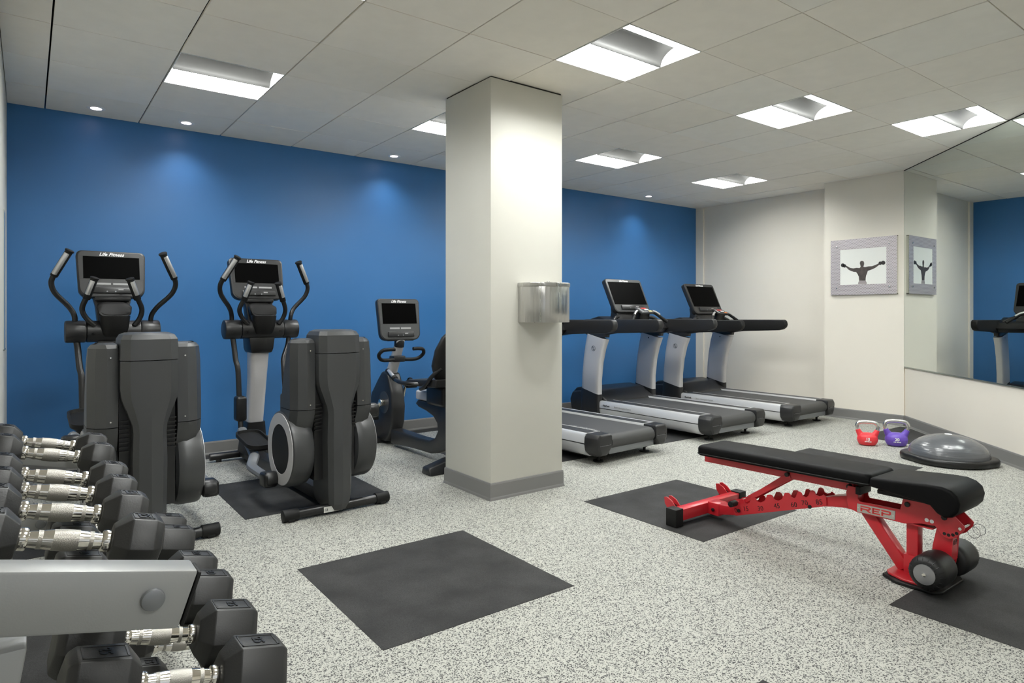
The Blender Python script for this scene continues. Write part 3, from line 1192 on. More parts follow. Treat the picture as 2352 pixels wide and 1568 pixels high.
# ------------------------------------------------------------------ recumbent bike
def make_bike():
    t = thing('recumbent_bike', 'recumbent exercise bike partly hidden behind the pillar', 'exercise bike', (2.68, 4.22, 0))
    # rear foot
    g = G()
    g.loft([[(-.31, y, z) for y, z in ((-.05, 0), (.09, 0), (.07, .055), (-.03, .055))], [(-.12, y, z) for y, z in ((-.05, .0), (.10, .0), (.08, .10), (-.02, .10))],
            [(.12, y, z) for y, z in ((-.05, .0), (.10, .0), (.08, .10), (-.02, .10))], [(.31, y, z) for y, z in ((-.05, 0), (.09, 0), (.07, .055), (-.03, .055))]], bev=.012)
    g.build('rear_foot', 'dark_plastic', t, smooth=40)
    g = G()
    g.box(-.25, .25, 1.32, 1.40, 0.001, .05, .012)
    g.build('front_foot', 'dark_plastic', t, smooth=40)
    # main beam: sweeps from the drive housing back and up to the seat rail
    pts = [(1.12, .03), (.62, .055), (.40, .06), (.27, .085), (.12, .14), (.05, .22), (.03, .32), (.06, .42), (.14, .475), (.62, .475), (.66, .44), (.60, .415), (.48, .40), (.36, .37), (.295, .32), (.285, .26), (.33, .20), (.42, .165), (.60, .155), (1.12, .16)]
    g = G()
    g.prism(pts, 'x', -.055, .055, bev=.014, seg=3, ang=30)
    g.build('main_beam', 'dark_plastic', t, smooth=40)
    # drive housing
    pts = [(1.13, .60), (1.17, .66), (1.28, .67), (1.36, .60), (1.50, .46), (1.58, .30), (1.54, .12), (1.44, .03), (1.20, .03), (1.12, .10), (1.075, .22), (1.06, .36), (1.085, .50)]
    g = G()
    g.prism(pts, 'x', -.068, .068, bev=.022, seg=3, ang=10)
    hs = g.build('drive_housing', 'dark_plastic', t, smooth=40)
    for s in (-1, 1):
        g = G()
        g.cyl((s * .066, 1.22, .39), (s * .073, 1.22, .39), .10, 36)
        g.build('crank_cover', 'grey_plastic', hs)
        g = G()
        g.cyl((s * .072, 1.22, .39), (s * .115, 1.22, .39), .032, 20, .004)
        e = Vector((s * .12, 1.22 + s * .03, .39)) + Vector((0, -.08 * s, .14 * s))
        g.cyl((s * .115, 1.22, .39), tuple(e), .014, 12)
        g.build('crank', 'chrome', t)
        g = G()
        g.box(e.x, e.x + s * .10, e.y - .05, e.y + .05, e.z - .016, e.z + .016, .008) if s > 0 else g.box(e.x + s * .10, e.x, e.y - .05, e.y + .05, e.z - .016, e.z + .016, .008)
        pd = g.build('pedal', 'rubber_black', t)
        g = G()
        pth = [(e.x + s * .05, e.y + .055 * math.cos(a), e.z + .075 * math.sin(a)) for a in [R(12 * k) for k in range(16)]]
        g.tube(pth, .012, 6, flat=.25)
        g.build('strap', 'rubber_black', pd)
    # post and console
    g = G()
    rg = []
    for y, z, w, dd in ((1.235, .62, .05, .055), (1.16, .74, .048, .05), (1.07, .90, .044, .042), (1.045, .945, .04, .038)):
        rg.append([(a * 2 * w, y + b * 2 * dd, z - b * .04) for a, b in rrect(1, 1, .35, 4)])
    g.loft(rg)
    g.build('post', 'silver_paint', t, smooth=40)
    g = G()
    g.cyl((0, 1.06, .90), (0, 1.05, .97), .045, 20, .006)
    g.box(-.13, .13, 1.02, 1.09, .955, .985, .006)
    g.build('console_bracket', 'black_plastic', t)
    make_console(t, .415, .375, (0, 1.07, 1.145), R(9), body='dark_plastic', plate='grey_plastic')
    g = G()
    g.box(-.06, .06, 1.04, 1.14, .765, .82, .012)
    g.build('handlebar_clamp', 'black_plastic', t)
    g = G()
    for s in (-1, 1):
        g.tube([(0, 1.06, .79), (s * .12, 1.05, .785), (s * .185, 1.04, .795), (s * .22, 1.01, .835), (s * .20, .98, .875), (s * .15, .965, .885), (s * .09, .96, .885)], .0165, 12, smooth=6)
    g.build('handlebar', 'rubber_black', t)
    # seat rail, carriage, seat, backrest
    g = G()
    g.box(-.05, .05, .06, .66, .476, .555, .016, 3)
    g.build('seat_rail', 'silver_paint', t, smooth=40)
    g = G()
    g.box(-.09, .09, .14, .42, .46, .63, .03, 3)
    g.build('seat_carriage', 'black_plastic', t, smooth=40)
    g = G()
    g.prism([(.04, .70), (.50, .665), (.56, .645), (.57, .625), (.52, .615), (.05, .635)], 'x', -.21, .21, bev=.022, seg=3, ang=20)
    g.build('seat_cushion', 'seat_black', t, smooth=50)
    g = G()
    rg = []
    for z, w, y0 in ((.66, .10, .13), (.70, .17, .12), (.80, .215, .085), (.92, .21, .045), (1.02, .17, .01), (1.08, .11, -.012), (1.095, .05, -.02)):
        rg.append([(a * 2 * w, y0 + b * .075, z) for a, b in rrect(1, 1, .3, 4)])
    g.loft(rg)
    g.build('backrest', 'seat_black', t, smooth=60)
    for s in (-1, 1):
        g = G()
        g.tube([(s * .15, .06, .78), (s * .21, .10, .72), (s * .24, .16, .64), (s * .23, .24, .615), (s * .15, .30, .615)], .016, 10, smooth=5)
        g.build('backrest_frame', 'tube_black', t)
        g = G()
        g.tube([(s * .13, .30, .635), (s * .26, .36, .645), (s * .28, .50, .65), (s * .27, .60, .665)], .0165, 10, smooth=5)
        sh = g.build('side_handle', 'tube_black', t)
        g = G()
        g.cyl((s * .27, .59, .664), (s * .255, .77, .72), .0225, 14, .005)
        g.build('grip', 'rubber_black', sh)
        g = G()
        g.cyl((s * .273, .62, .682), (s * .259, .74, .720), .017, 12, .003)
        g.build('sensor_plate', 'silver_bright', sh)
    return t


make_bike()


# ------------------------------------------------------------------ treadmills
def make_treadmill(label, loc, dark, yaw=0.0, k=.985):
    body = 'dark_plastic'
    t = thing('treadmill', label, 'treadmill', loc, yaw, 'treadmills in a row along the blue wall')
    t.scale = (k, k, k)
    # deck: belt, strips, side rails, end caps, roller frame
    g = G()
    n = 10
    prof = [(1.50, .232), (.07, .232)] + [(.065 + -.060 * math.sin(a), .172 + .060 * math.cos(a)) for a in [math.pi * k / n for k in range(1, n)]] + [(.07, .112), (1.50, .112)]
    g.prism(prof, 'x', -.275, .275)
    bt = g.build('belt', 'belt', t, smooth=40)
    text('lettering', 'LIFE FITNESS', .055, 'letter_grey', bt, Matrix.Translation((-.205, .42, .2322)) @ Matrix.Rotation(-math.pi / 2, 4, 'Z'), extrude=.0003, shear=.3)
    for s in (-1, 1):
        g = G()
        pts = [(s * x, z) for x, z in ((.415, .246), (.450, .244), (.462, .23), (.467, .170), (.458, .169), (.458, .161), (.467, .160), (.464, .13), (.453, .098), (.43, .072), (.40, .059), (.36, .06), (.36, .20), (.405, .240))]
        g.prism(pts, 'y', .14, 1.50)
        sr = g.build('side_rail', 'alu_rail', t, smooth=40)
        g = G()
        x0, x1 = sorted((s * .4575, s * .4605))
        g.box(x0, x1, .14, 1.50, .162, .168)
        g.build('rail_groove', 'letter_black', sr, smooth=0)
        g = G()
        x0, x1 = sorted((s * .290, s * .413))
        g.box(x0, x1, .14, 1.50, .20, .247, .002, 1)
        g.build('foot_strip', 'belt_strip', t)
        g = G()
        x0, x1 = sorted((s * .2865, s * .290))
        g.box(x0, x1, .14, 1.50, .20, .249)
        x0, x1 = sorted((s * .282, s * .440))
        g.box(x0, x1, .1365, .140, .215, .2495)
        g.build('trim_strip', 'letter_white', sr, smooth=0)
        # end cap
        rg = []
        for y, z0, xo, k in ((.142, .068, .468, 1), (.06, .066, .468, 1), (.012, .078, .455, 1), (.0, .095, .440, 1)):
            zt = .248 if y > .01 else .238
            rg.append([(s * x, y, z) for x, z in ((.288, z0 + .05), (.335, z0), (.41, z0), (xo - .01, z0 + .045), (xo, z0 + .10), (xo - .004, zt - .03), (xo - .03, zt), (.292, zt), (.286, zt - .01))])
        g = G()
        g.loft(rg, bev=.003, seg=1)
        ec = g.build('end_cap', body, t, smooth=20)
        for x in (.325, .415):
            g = G()
            g.cyl((s * x, -.0015, .165), (s * x, .004, .165), .006, 10)
            g.build('screw_hole', 'letter_black', ec)
        g = G()
        x0, x1 = sorted((s * .30, s * .43))
        g.box(x0, x1, -.001, .002, .158, .1605)
        g.build('seam_line', 'steel_grey', ec, smooth=0)
        # levelling foot
        g = G()
        g.cyl((s * .30, .14, .0), (s * .30, .14, .012), .045, 20, .004)
        g.cyl((s * .30, .14, .012), (s * .30, .14, .075), .012, 12)
        g.cyl((s * .30, .14, .04), (s * .30, .14, .07), .024, 14, .006)
        g.build('levelling_foot', 'rubber_black', t)
        # upright
        rg = []
        for z, yc, dy, w in ((.33, 1.605, .135, .042), (.50, 1.60, .132, .041), (.70, 1.575, .133, .041), (.85, 1.54, .138, .042), (.962, 1.50, .145, .044)):
            rg.append([(s * .45 + a * 2 * w, yc + b * 2 * dy, z + b * .06) for a, b in rrect(1, 1, .22, 4)])
        g = G()
        g.loft(rg)
        up = g.build('upright', 'silver_paint', t, smooth=40)
        g = G()
        rg = []
        for z, yc, dy, w in ((.07, 1.61, .15, .047), (.20, 1.61, .142, .046), (.345, 1.605, .138, .044)):
            rg.append([(s * .45 + a * 2 * w, yc + b * 2 * dy, z + b * (.0 if z < .3 else .06)) for a, b in rrect(1, 1, .22, 4)])
        g.loft(rg)
        g.build('upright_boot', body, t, smooth=40)
        # badge on the outer face, bolts on the inner face
        g = G()
        xo = s * .4935
        a, b = sorted((xo - s * .002, xo + s * .0012))
        g.ring(.026, .030, a, b, cy=1.535, cz=.83)
        g.build('badge_ring', 'steel_grey', up)
        g = G()
        g.prism([(1.555, .842), (1.541, .852), (1.530, .836), (1.538, .836), (1.532, .822), (1.518, .818), (1.529, .808), (1.542, .824), (1.534, .824), (1.543, .838)], 'x', a, b)
        g.build('badge_mark', 'steel_grey', up, smooth=0)
        for yy in (1.44, 1.52):
            g = G()
            x0, x1 = s * .4065, s * .412
            g.cyl((x0, yy, .93), (x1, yy, .93), .0085, 12)
            g.build('bolt', 'letter_black', up)
        # handrail
        pts = [(.60, 1.135), (.592, 1.10), (.605, 1.065), (.64, 1.04), (.70, 1.028), (1.20, 1.008), (1.36, .985), (1.66, .978), (1.74, 1.01), (1.76, 1.06), (1.74, 1.13), (1.68, 1.155), (.63, 1.160), (.61, 1.153)]
        g = G()
        x0, x1 = sorted((s * .415, s * .482))
        g.prism(pts, 'x', x0, x1, bev=.012, seg=3, ang=22)
        g.build('handrail', 'rubber_black' if dark else 'dark_plastic', t, smooth=45)
        g = G()
        g.loft([[(s * .45 + a * .07, 1.50 + b * .30 + o, z) for a, b in rrect(1, 1, .2, 3)] for z, o in ((.955, .0), (1.0, -.01))])
        g.build('upright_collar', body, t, smooth=40)
    g = G()
    g.box(-.29, .29, .03, .07, .075, .125, .004)
    g.build('rear_crossbar', 'steel_grey', t)
    # motor cover
    pts = [(1.40, .236), (1.52, .30), (1.60, .352), (1.78, .37), (1.92, .355), (1.985, .30), (2.0, .20), (1.985, .10), (1.93, .07), (1.48, .07), (1.42, .12)]
    g = G()
    g.prism(pts, 'x', -.40, .40, bev=.025, seg=3, ang=15)
    g.build('motor_cover', body, t, smooth=45)
    g = G()
    for s in (-1, 1):
        g.prism([(1.50, .08), (1.50, .22), (1.62, .29), (1.80, .33), (1.93, .31), (1.975, .22), (1.95, .10)], 'x', min(s * .38, s * .455), max(s * .38, s * .455), bev=.02, seg=2, ang=15)
    g.build('cover_side', body, t, smooth=45)
    # dash, pod, pulse bar, console
    g = G()
    g.prism([(1.22, 1.05), (1.30, 1.12), (1.52, 1.19), (1.66, 1.16), (1.72, 1.05), (1.60, 1.0), (1.30, 1.0)], 'x', -.43, .43, bev=.015, seg=2, ang=20)
    g.build('dash', 'black_plastic', t, smooth=40)
    g = G()
    g.loft([[(a * w, yc + b * dd, z) for a, b in rrect(1, 1, .25, 4)] for z, w, dd, yc in ((1.08, .20, .16, 1.30), (1.20, .16, .10, 1.25), (1.235, .17, .10, 1.235))])
    g.build('pod_stalk', 'gloss_black', t, smooth=40)
    g = G()
    M = Matrix.Translation((0, 1.225, 1.25)) @ rotx(R(28))
    g.box(-.10, .10, -.06, .06, -.014, .014, .008, 2, M)
    pod = g.build('control_pod', 'grey_plastic' if not dark else 'black_plastic', t, smooth=40)
    for x0, x1, y0, y1, m in ((-.03, .05, .02, .045, 'pod_red'), (.0, .06, -.005, .012, 'letter_white'), (.035, .085, -.045, -.02, 'pod_yellow' if not dark else 'pod_orange'), (-.085, -.055, -.04, .045, 'silver_bright')):
        g = G()
        g.box(x0, x1, y0, y1, .0135, .016, 0, 1, M)
        g.build('pod_key', m, pod, smooth=0)
    for s in (-1, 1):
        g = G()
        g.tube([(s * .09, 1.235, 1.245), (s * .16, 1.21, 1.225), (s * .24, 1.17, 1.165), (s * .29, 1.14, 1.125)], .0185, 12, smooth=6)
        pb = g.build('pulse_bar', 'rubber_black', t)
        g = G()
        g.tube([(s * .125, 1.217, 1.250), (s * .17, 1.20, 1.234), (s * .21, 1.18, 1.206)], .0125, 10, smooth=4)
        g.build('sensor_plate', 'silver_bright', pb)
        g = G()
        g.tube([(s * .18, 1.42, 1.185), (s * .30, 1.38, 1.175), (s * .38, 1.34, 1.13)], .02, 10, smooth=4)
        g.build('side_tray', 'black_plastic', t)
    g = G()
    g.loft([[(x * w, y, z) for x, y in ((-1, y0), (1, y0), (1, y1), (-1, y1))] for z, w, y0, y1 in ((1.12, .26, 1.36, 1.52), (1.23, .25, 1.41, 1.50), (1.30, .24, 1.44, 1.52))], bev=.008)
    g.build('console_neck', body, t, smooth=40)
    make_console(t, .60, .425, (0, 1.495, 1.415), R(25), body=body, plate='grey_plastic' if not dark else 'dark_plastic', d=.055, wide=True)
    for s in (-1,):
        text('lettering', 'FlexDeck', .026, 'letter_black', t, facing_mx(-.4665, 1.36, .20) @ rotx(R(-4)), extrude=.0006, bold=.0005)
        text('lettering', 'Shock Absorption System', .024, 'letter_grey', t, facing_mx(-.4665, 1.12, .20) @ rotx(R(-4)), extrude=.0006)
    return t


make_treadmill('treadmill directly behind the pillar, only its rear deck in view', (4.015, 3.67, 0), False, R(3.3))
make_treadmill('middle treadmill with silver uprights, console screen against the blue wall', (5.49, 3.675, 0), False)
make_treadmill('far treadmill beside the beige wall, with dark console and long handrail', (6.805, 3.637, 0), True, 0.0, .972)


# ------------------------------------------------------------------ adjustable bench (local y = -s, s measured from the foot bar)
def S(pts):
    return [(-a, b) for a, b in pts]


def make_bench():
    t = thing('weight_bench', 'adjustable bench with black pads and a bright red steel frame', 'bench', (3.232, 2.38, 0))
    RED = 'bench_red'
    # foot bar
    g = G()
    g.box(-.285, .285, -.032, .032, .03, .094, .005)
    g.build('foot_bar', RED, t)
    for s in (-1, 1):
        g = G()
        a, b = sorted((s * .27, s * .335))
        g.box(a, b, -.037, .037, 0.002, .102, .005)
        g.build('end_cap', 'rubber_black', t)
        # handle brackets on the far side of the bar
        for dx in (-.02, .02):
            g = G()
            x = s * .245 + dx
            g.prism([(.02, .04), (.045, .03), (.10, .10), (.105, .135), (.085, .14), (.05, .125), (.02, .095)], 'x', x - .003, x + .003, bev=.0012, seg=1)
            g.build('wheel_bracket', RED, t)
        g = G()
        g.cyl((s * .245 - .014, .06, .072), (s * .245 + .014, .06, .072), .03, 18, .003)
        g.build('transport_wheel', 'rubber_black', t)
        g = G()
        g.cyl((s * .245 - .03, .06, .072), (s * .245 + .03, .06, .072), .007, 10)
        g.build('axle', 'letter_black', t)
    # spine
    g = G()
    rg = []
    for s_, z, hh in ((.0, .062, .03), (.08, .066, .03), (.20, .084, .024), (.70, .250, .021), (.76, .268, .026), (.88, .292, .032)):
        rg.append([(x, -s_, z + dz) for x, dz in ((-.037, -hh), (.037, -hh), (.037, hh), (-.037, hh))])
    g.loft(rg, bev=.004)
    g.build('spine', RED, t, smooth=30)
    g = G()
    g.box(-.041, .041, -.105, -.03, .03, .101, .003)
    g.build('spine_sleeve', RED, t)
    g = G()
    g.cyl((-.049, -.068, .062), (-.041, -.068, .062), .010, 12, .002)
    g.build('bolt', 'letter_black', t)
    # ladder plates with hook notches
    top = [(.200, .145), (.245, .165), (.268, .168), (.278, .150), (.292, .148), (.308, .160), (.318, .190), (.333, .193), (.345, .189), (.352, .178), (.36, .174), (.376, .176), (.398, .190), (.414, .226), (.434, .231), (.445, .226), (.452, .212), (.462, .207), (.478, .209), (.498, .222), (.514, .258), (.534, .263), (.545, .257), (.550, .244), (.565, .241), (.575, .250), (.582, .277), (.594, .283), (.606, .278), (.612, .264), (.628, .260), (.642, .270), (.652, .300), (.664, .305), (.676, .300), (.682, .285), (.697, .281), (.712, .288), (.72, .296), (.734, .288)]
    lad = top + [(.737, .242), (.70, .228), (.219, .064), (.205, .085)]
    for s in (-1, 1):
        g = G()
        a, b = sorted((s * .0395, s * .0455))
        g.prism(S(lad), 'x', a, b, bev=.001, seg=1, ang=50)
        lp = g.build('ladder_plate', RED, t, smooth=0)
        if s < 0:
            for body, s_, z in (('0', .222, .094), ('15', .285, .118), ('30', .374, .142), ('45', .470, .178), ('60', .566, .207), ('70', .624, .230), ('85', .700, .252)):
                text('number', body, .036, 'letter_black', lp, facing_mx(-.0458, -s_, z) @ Matrix.Rotation(R(14), 4, 'Z'))
        for s_, z in ((.241, .098), (.652, .218)):
            g = G()
            g.cyl((s * .045, -s_, z), (s * .052, -s_, z), .010, 12, .002)
            g.build('bolt', 'letter_black', t)
    # strut, hook pin, pad rail
    g = G()
    for s in (-1, 1):
        a, b = sorted((s * .026, s * .036))
        g.prism(S([(.225, .135), (.250, .128), (.545, .335), (.535, .36), (.515, .358)]), 'x', a, b, bev=.002, seg=1)
    g.prism(S([(.29, .182), (.50, .330), (.497, .336), (.286, .189)]), 'x', -.028, .028)
    g.build('strut', RED, t, smooth=0)
    g = G()
    g.cyl((-.105, -.230, .142), (.105, -.230, .142), .011, 14)
    hp = g.build('hook_pin', 'chrome_soft', t)
    for s in (-1, 1):
        g = G()
        g.cyl((s * .06, -.230, .142), (s * .112, -.230, .142), .0165, 16, .003)
        g.build('pin_knob', 'rubber_black', hp)
    g = G()
    rg = [[(x, -s_, z) for x, z in ((-.03, z0), (.03, z0), (.03, z1), (-.03, z1))] for s_, z0, z1 in ((.0, .327, .379), (.86, .338, .398))]
    g.loft(rg, bev=.003)
    pr = g.build('pad_rail', RED, t, smooth=30)
    for s_, z in ((.525, .356), (.846, .362)):
        g = G()
        g.cyl((-.050, -s_, z), (.050, -s_, z), .0115, 14, .002)
        g.build('bolt', 'letter_black', pr)
    # pads
    g = G()
    pts = rrect(.268, .965, .03, 4)
    rg = []
    for k, z in ((.012, .0), (.004, .003), (0, .010), (0, .042), (.006, .052), (.016, .057), (.04, .060)):
        rg.append([(x * (1 - k / .16), y * (1 - k / .49), z) for x, y in pts])
    g.loft(rg)
    bp = g.build('back_pad', 'vinyl_black', t, smooth=50, loc=(-.010, -.508, .394), rot=(R(-1.1), 0, 0))
    g = G()
    ring_ = [Vector((x * 1.004, y * 1.001, .012)) for x, y in rrect(.268, .965, .03, 4)]
    ring_.append(ring_[0])
    g.tube(ring_, .0035, 6)
    g.build('piping', 'rubber_black', bp)
    sp = [(.992, .408), (1.235, .380), (1.262, .352), (1.29, .340), (1.318, .348), (1.340, .375), (1.347, .410), (1.338, .440), (1.315, .460), (1.28, .470), (1.22, .469), (.998, .452), (.988, .444), (.985, .42)]
    g = G()
    g.prism(S(sp), 'x', -.152, .152, bev=.014, seg=3, ang=60)
    g.build('seat_pad', 'vinyl_black', t, smooth=50)
    g = G()
    g.box(-.10, .10, -1.24, -1.0, .372, .392, .003, 1, Matrix.Translation((0, 0, 0)))
    g.build('seat_board', 'rubber_black', t)
    # side plates of the seat frame
    pl_ = [(.837, .335), (.845, .262), (.889, .250), (1.063, .251), (1.096, .250), (1.168, .268), (1.222, .271), (1.230, .261), (1.252, .233), (1.278, .229), (1.305, .245), (1.330, .278), (1.334, .297), (1.298, .331), (1.262, .352), (1.204, .372), (1.097, .384), (1.080, .308), (.90, .304), (.893, .315), (.893, .368), (.845, .368)]
    for s in (-1, 1):
        g = G()
        a, b = sorted((s * .048, s * .054))
        g.prism(S(pl_), 'x', a, b, bev=.001, seg=1, ang=50)
        sp_ = g.build('seat_plate', RED, t, smooth=0)
        for (s_, z, rr, m) in ((1.189, .289, .0085, 'letter_white'), (1.209, .288, .0085, 'letter_white'), (1.258, .248, .007, 'letter_black'), (1.274, .246, .007, 'letter_black'), (1.290, .251, .007, 'letter_black'), (1.304, .261, .007, 'letter_black')):
            g = G()
            g.cyl((s * .0541, -s_, z), (s * .0546, -s_, z), rr, 14)
            g.build('pin_hole', m, sp_)
        for s_, z in ((1.258, .318), (1.111, .340)):
            g = G()
            g.cyl((s * .054, -s_, z), (s * .062, -s_, z), .0115, 14, .002)
            g.build('bolt', 'letter_black', sp_)
    g = G()
    g.box(-.048, .048, -.90, -.84, .255, .262)
    g.box(-.048, .048, -1.21, -.98, .250, .256)
    g.build('channel_web', RED, t, smooth=0)
    g = G()
    g.box(-.056, .056, -.905, -.882, .335, .372, .002)
    g.build('channel_liner', 'rubber_black', t)
    # logo plate
    g = G()
    pl4 = [(.889, .254), (1.059, .256), (1.061, .298), (.890, .293)]
    g.prism(S(pl4), 'x', -.0565, -.054, bev=.002, seg=1)
    lg = g.build('logo_plate', 'logo_plate', t)

    def stroke(pts, name='letter'):
        g = G()
        for quad in pts:
            q = []
            for u, v in quad:       # u 0..1 across the plate, v 0..1 up
                s_ = .889 + u * .171
                q.append((-s_, .254 + .002 * u + v * (.039 + .003 * u)))
            g.prism(q, 'x', -.0572, -.0563)
        g.build(name, 'logo_red', lg, smooth=0)
    T = .17
    stroke([[(.10, .68), (.10, .84), (.34, .84), (.38, .76), (.36, .68)], [(.33, .68), (.38, .76), (.38, .60), (.34, .46), (.30, .52)], [(.14, .40), (.14, .54), (.33, .54), (.35, .40)], [(.10, .16), (.10, .60), (.15, .60), (.15, .16)], [(.24, .42), (.31, .42), (.40, .16), (.33, .16)]])
    stroke([[(.41, .16), (.41, .84), (.46, .84), (.46, .16)], [(.44, .68), (.44, .84), (.63, .84), (.61, .68)], [(.44, .43), (.44, .57), (.60, .57), (.58, .43)], [(.44, .16), (.44, .32), (.61, .32), (.63, .16)]])
    stroke([[(.65, .16), (.65, .60), (.70, .60), (.70, .16)], [(.65, .68), (.65, .84), (.86, .84), (.90, .76), (.88, .68)], [(.85, .68), (.90, .76), (.90, .50), (.86, .38), (.85, .46)], [(.68, .38), (.68, .52), (.86, .52), (.86, .38)]])
    for u in (.045, .955):
        g = G()
        s_ = .889 + u * .171
        g.cyl((-.0585, -s_, .275), (-.0563, -s_, .275), .0032, 10)
        g.build('screw', 'chrome', lg)
    # front legs
    g = G()
    for a, b in (((.917, .258), (1.085, .035)),):
        d = Vector((b[0] - a[0], b[1] - a[1])).normalized()
        n = Vector((-d.y, d.x)) * .027
        q = [(a[0] + n.x, a[1] + n.y), (b[0] + n.x, b[1] + n.y), (b[0] - n.x, b[1] - n.y), (a[0] - n.x, a[1] - n.y)]
        g.prism(S(q), 'x', -.028, .028, bev=.004)
    g.build('diagonal_leg', RED, t)
    g = G()
    g.box(-.028, .028, -1.143, -1.095, .03, .262, .004)
    g.build('post_leg', RED, t)
    g = G()
    g.box(-.036, .036, -1.153, -1.086, .02, .108, .004)
    g.build('leg_boot', RED, t)
    g = G()
    g.prism([(.10, -1.05), (.07, -1.03), (-.07, -1.03), (-.10, -1.05), (-.13, -1.12), (-.13, -1.22), (.13, -1.22), (.13, -1.12)], 'z', .016, .026, bev=.002, seg=1)
    g.build('base_plate', RED, t)
    g = G()
    g.prism([(.105, -1.025), (-.105, -1.025), (-.15, -1.10), (-.15, -1.25), (-.11, -1.275), (.11, -1.275), (.15, -1.25), (.15, -1.10)], 'z', .0025, .016, bev=.003, seg=1)
    g.build('rubber_base', 'rubber_black', t)
    # roller arm, rollers
    for s in (-1, 1):
        g = G()
        a, b = sorted((s * .030, s * .037))
        g.prism(S([(1.222, .262), (1.285, .235), (1.278, .14), (1.268, .085), (1.225, .075), (1.20, .12), (1.205, .18)]), 'x', a, b, bev=.002, seg=1)
        g.build('roller_arm', RED, t)
    g = G()
    g.box(-.03, .03, -1.279, -1.272, .13, .235)
    gp = g.build('arm_gusset', RED, t, smooth=0)
    text('lettering', 'REP', .03, 'letter_black', gp, Matrix.Translation((0, -1.2795, .205)) @ Matrix.Rotation(math.pi / 2, 4, 'X'))
    g = G()
    g.cyl((-.205, -1.24, .103), (.205, -1.24, .103), .012, 12)
    g.build('roller_axle', 'chrome_soft', t)
    for s in (-1, 1):
        g = G()
        M = Matrix.Translation((0, -1.24, .103)) @ (AX if s > 0 else Matrix.Rotation(-math.pi / 2, 4, 'Y'))
        g.lathe([(.03, .045), (.058, .045), (.070, .058), (.073, .085), (.073, .172), (.068, .197), (.052, .211), (.03, .211)], 36, M)
        fr = g.build('foam_roller', 'foam_cover', t, smooth=50)
        g = G()
        for k in range(18):
            a = 2 * math.pi * k / 18
            c, sn = math.cos(a), math.sin(a)
            g.tube([(s * .192, -1.24 + .0695 * c, .103 + .0695 * sn), (s * .206, -1.24 + .058 * c, .103 + .058 * sn), (s * .211, -1.24 + .042 * c, .103 + .042 * sn)], .0022, 5)
        g.build('gather', 'foam_cover', fr)
        g = G()
        g.cyl((s * .211, -1.24, .103), (s * .218, -1.24, .103), .042, 32, .0015)
        g.build('roller_cap', 'cap_grey', fr)
        g = G()
        g.cyl((s * .218, -1.24, .103), (s * .222, -1.24, .103), .008, 14, .002)
        g.build('cap_screw', 'chrome', fr)
    # seat pin with wire rings
    g = G()
    g.cyl((-.06, -1.318, .285), (.075, -1.318, .285), .0065, 12)
    pn = g.build('seat_pin', 'chrome_soft', t)
    for cy_, cz_ in ((-1.345, .262), (-1.325, .245)):
        g = G()
        g.tube([(.078, cy_ + .024 * math.cos(2 * math.pi * k / 24), cz_ + .024 * math.sin(2 * math.pi * k / 24)) for k in range(25)], .0012, 5)
        g.build('wire_ring', 'steel_grey', pn)
    return t


make_bench()


# ------------------------------------------------------------------ dumbbells and their rack
TILT = R(13)
TIERS = [(.052, .822, [1.312, 1.50, 1.672, 1.836, 2.135, 2.315]), (.215, .556, [1.265, 1.46, 1.685, 1.84, 2.12, 2.26]), (.335, .290, [1.30, 1.50, 1.78, 1.98, 2.20, 2.42])]
HX = math.sqrt(3) / 2


def make_dumbbell(sc, num, L):
    t = thing('dumbbell', '', 'dumbbell', group='rubber hex dumbbells on the rack')
    a = .0525 * sc                       # half across flats
    L0 = .0655                           # half handle
    g = G()
    prof = [(.0125, -L0 - .01), (.0125, -L0 + .008), (.0132, -L0 + .018), (.0158, -.026), (.0172, -.012), (.0176, 0), (.0172, .012), (.0158, .026), (.0132, L0 - .018), (.0125, L0 - .008), (.0125, L0 + .01)]
    g.lathe(prof, 22, AX)
    hd = g.build('handle', 'chrome', t, smooth=60)
    g = G()
    g.lathe([(.01, -.0185), (.0169, -.0182), (.0178, 0), (.0169, .0182), (.01, .0185)], 22, AX)
    g.build('knurling', 'knurled_chrome', hd, smooth=60)
    for s in (-1, 1):
        g = G()
        g.lathe([(.01, s * .036 - .0035), (.0150, s * .036 - .0033), (.0150, s * .036 + .0033), (.01, s * .036 + .0035)], 22, AX)
        g.build('knurled_ring', 'knurled_chrome', hd, smooth=60)
        g = G()
        g.cyl((s * (L0 - .014), 0, 0), (s * (L0 + .002), 0, 0), .0185, 24, .004)
        g.build('collar', 'chrome', t)
        rg = []
        for x, k in ((0.0, .58), (.003, .64), (.024, 1.0), (L - .014, 1.0), (L - .003, .88), (L, .80)):
            rg.append([(s * (L0 + x), a * k / HX * math.cos(R(60 * q)), a * k / HX * math.sin(R(60 * q))) for q in range(6)])
        g = G()
        g.loft(rg, bev=.0022)
        he = g.build('head', 'dumb_rubber', t, smooth=25)
        # raised frame and number on the top flat
        xc = s * (L0 + .022 + (L - .036) / 2)
        w, d = (L - .044) / 2, a * .42
        g = G()
        for x0, x1, y0, y1 in ((-w, w, -d, -d + .003), (-w, w, d - .003, d), (-w, -w + .003, -d, d), (w - .003, w, -d, d)):
            g.box(xc + x0, xc + x1, y0, y1, a - .001, a + .0011)
        g.build('number_frame', 'dumb_rubber', he, smooth=0)
        text('number', num, .026, 'dumb_number', he, Matrix.Translation((xc, 0, a + .0007)) @ Matrix.Rotation(-math.pi / 2, 4, 'Z'), extrude=.0007, bold=.0006)
    return t


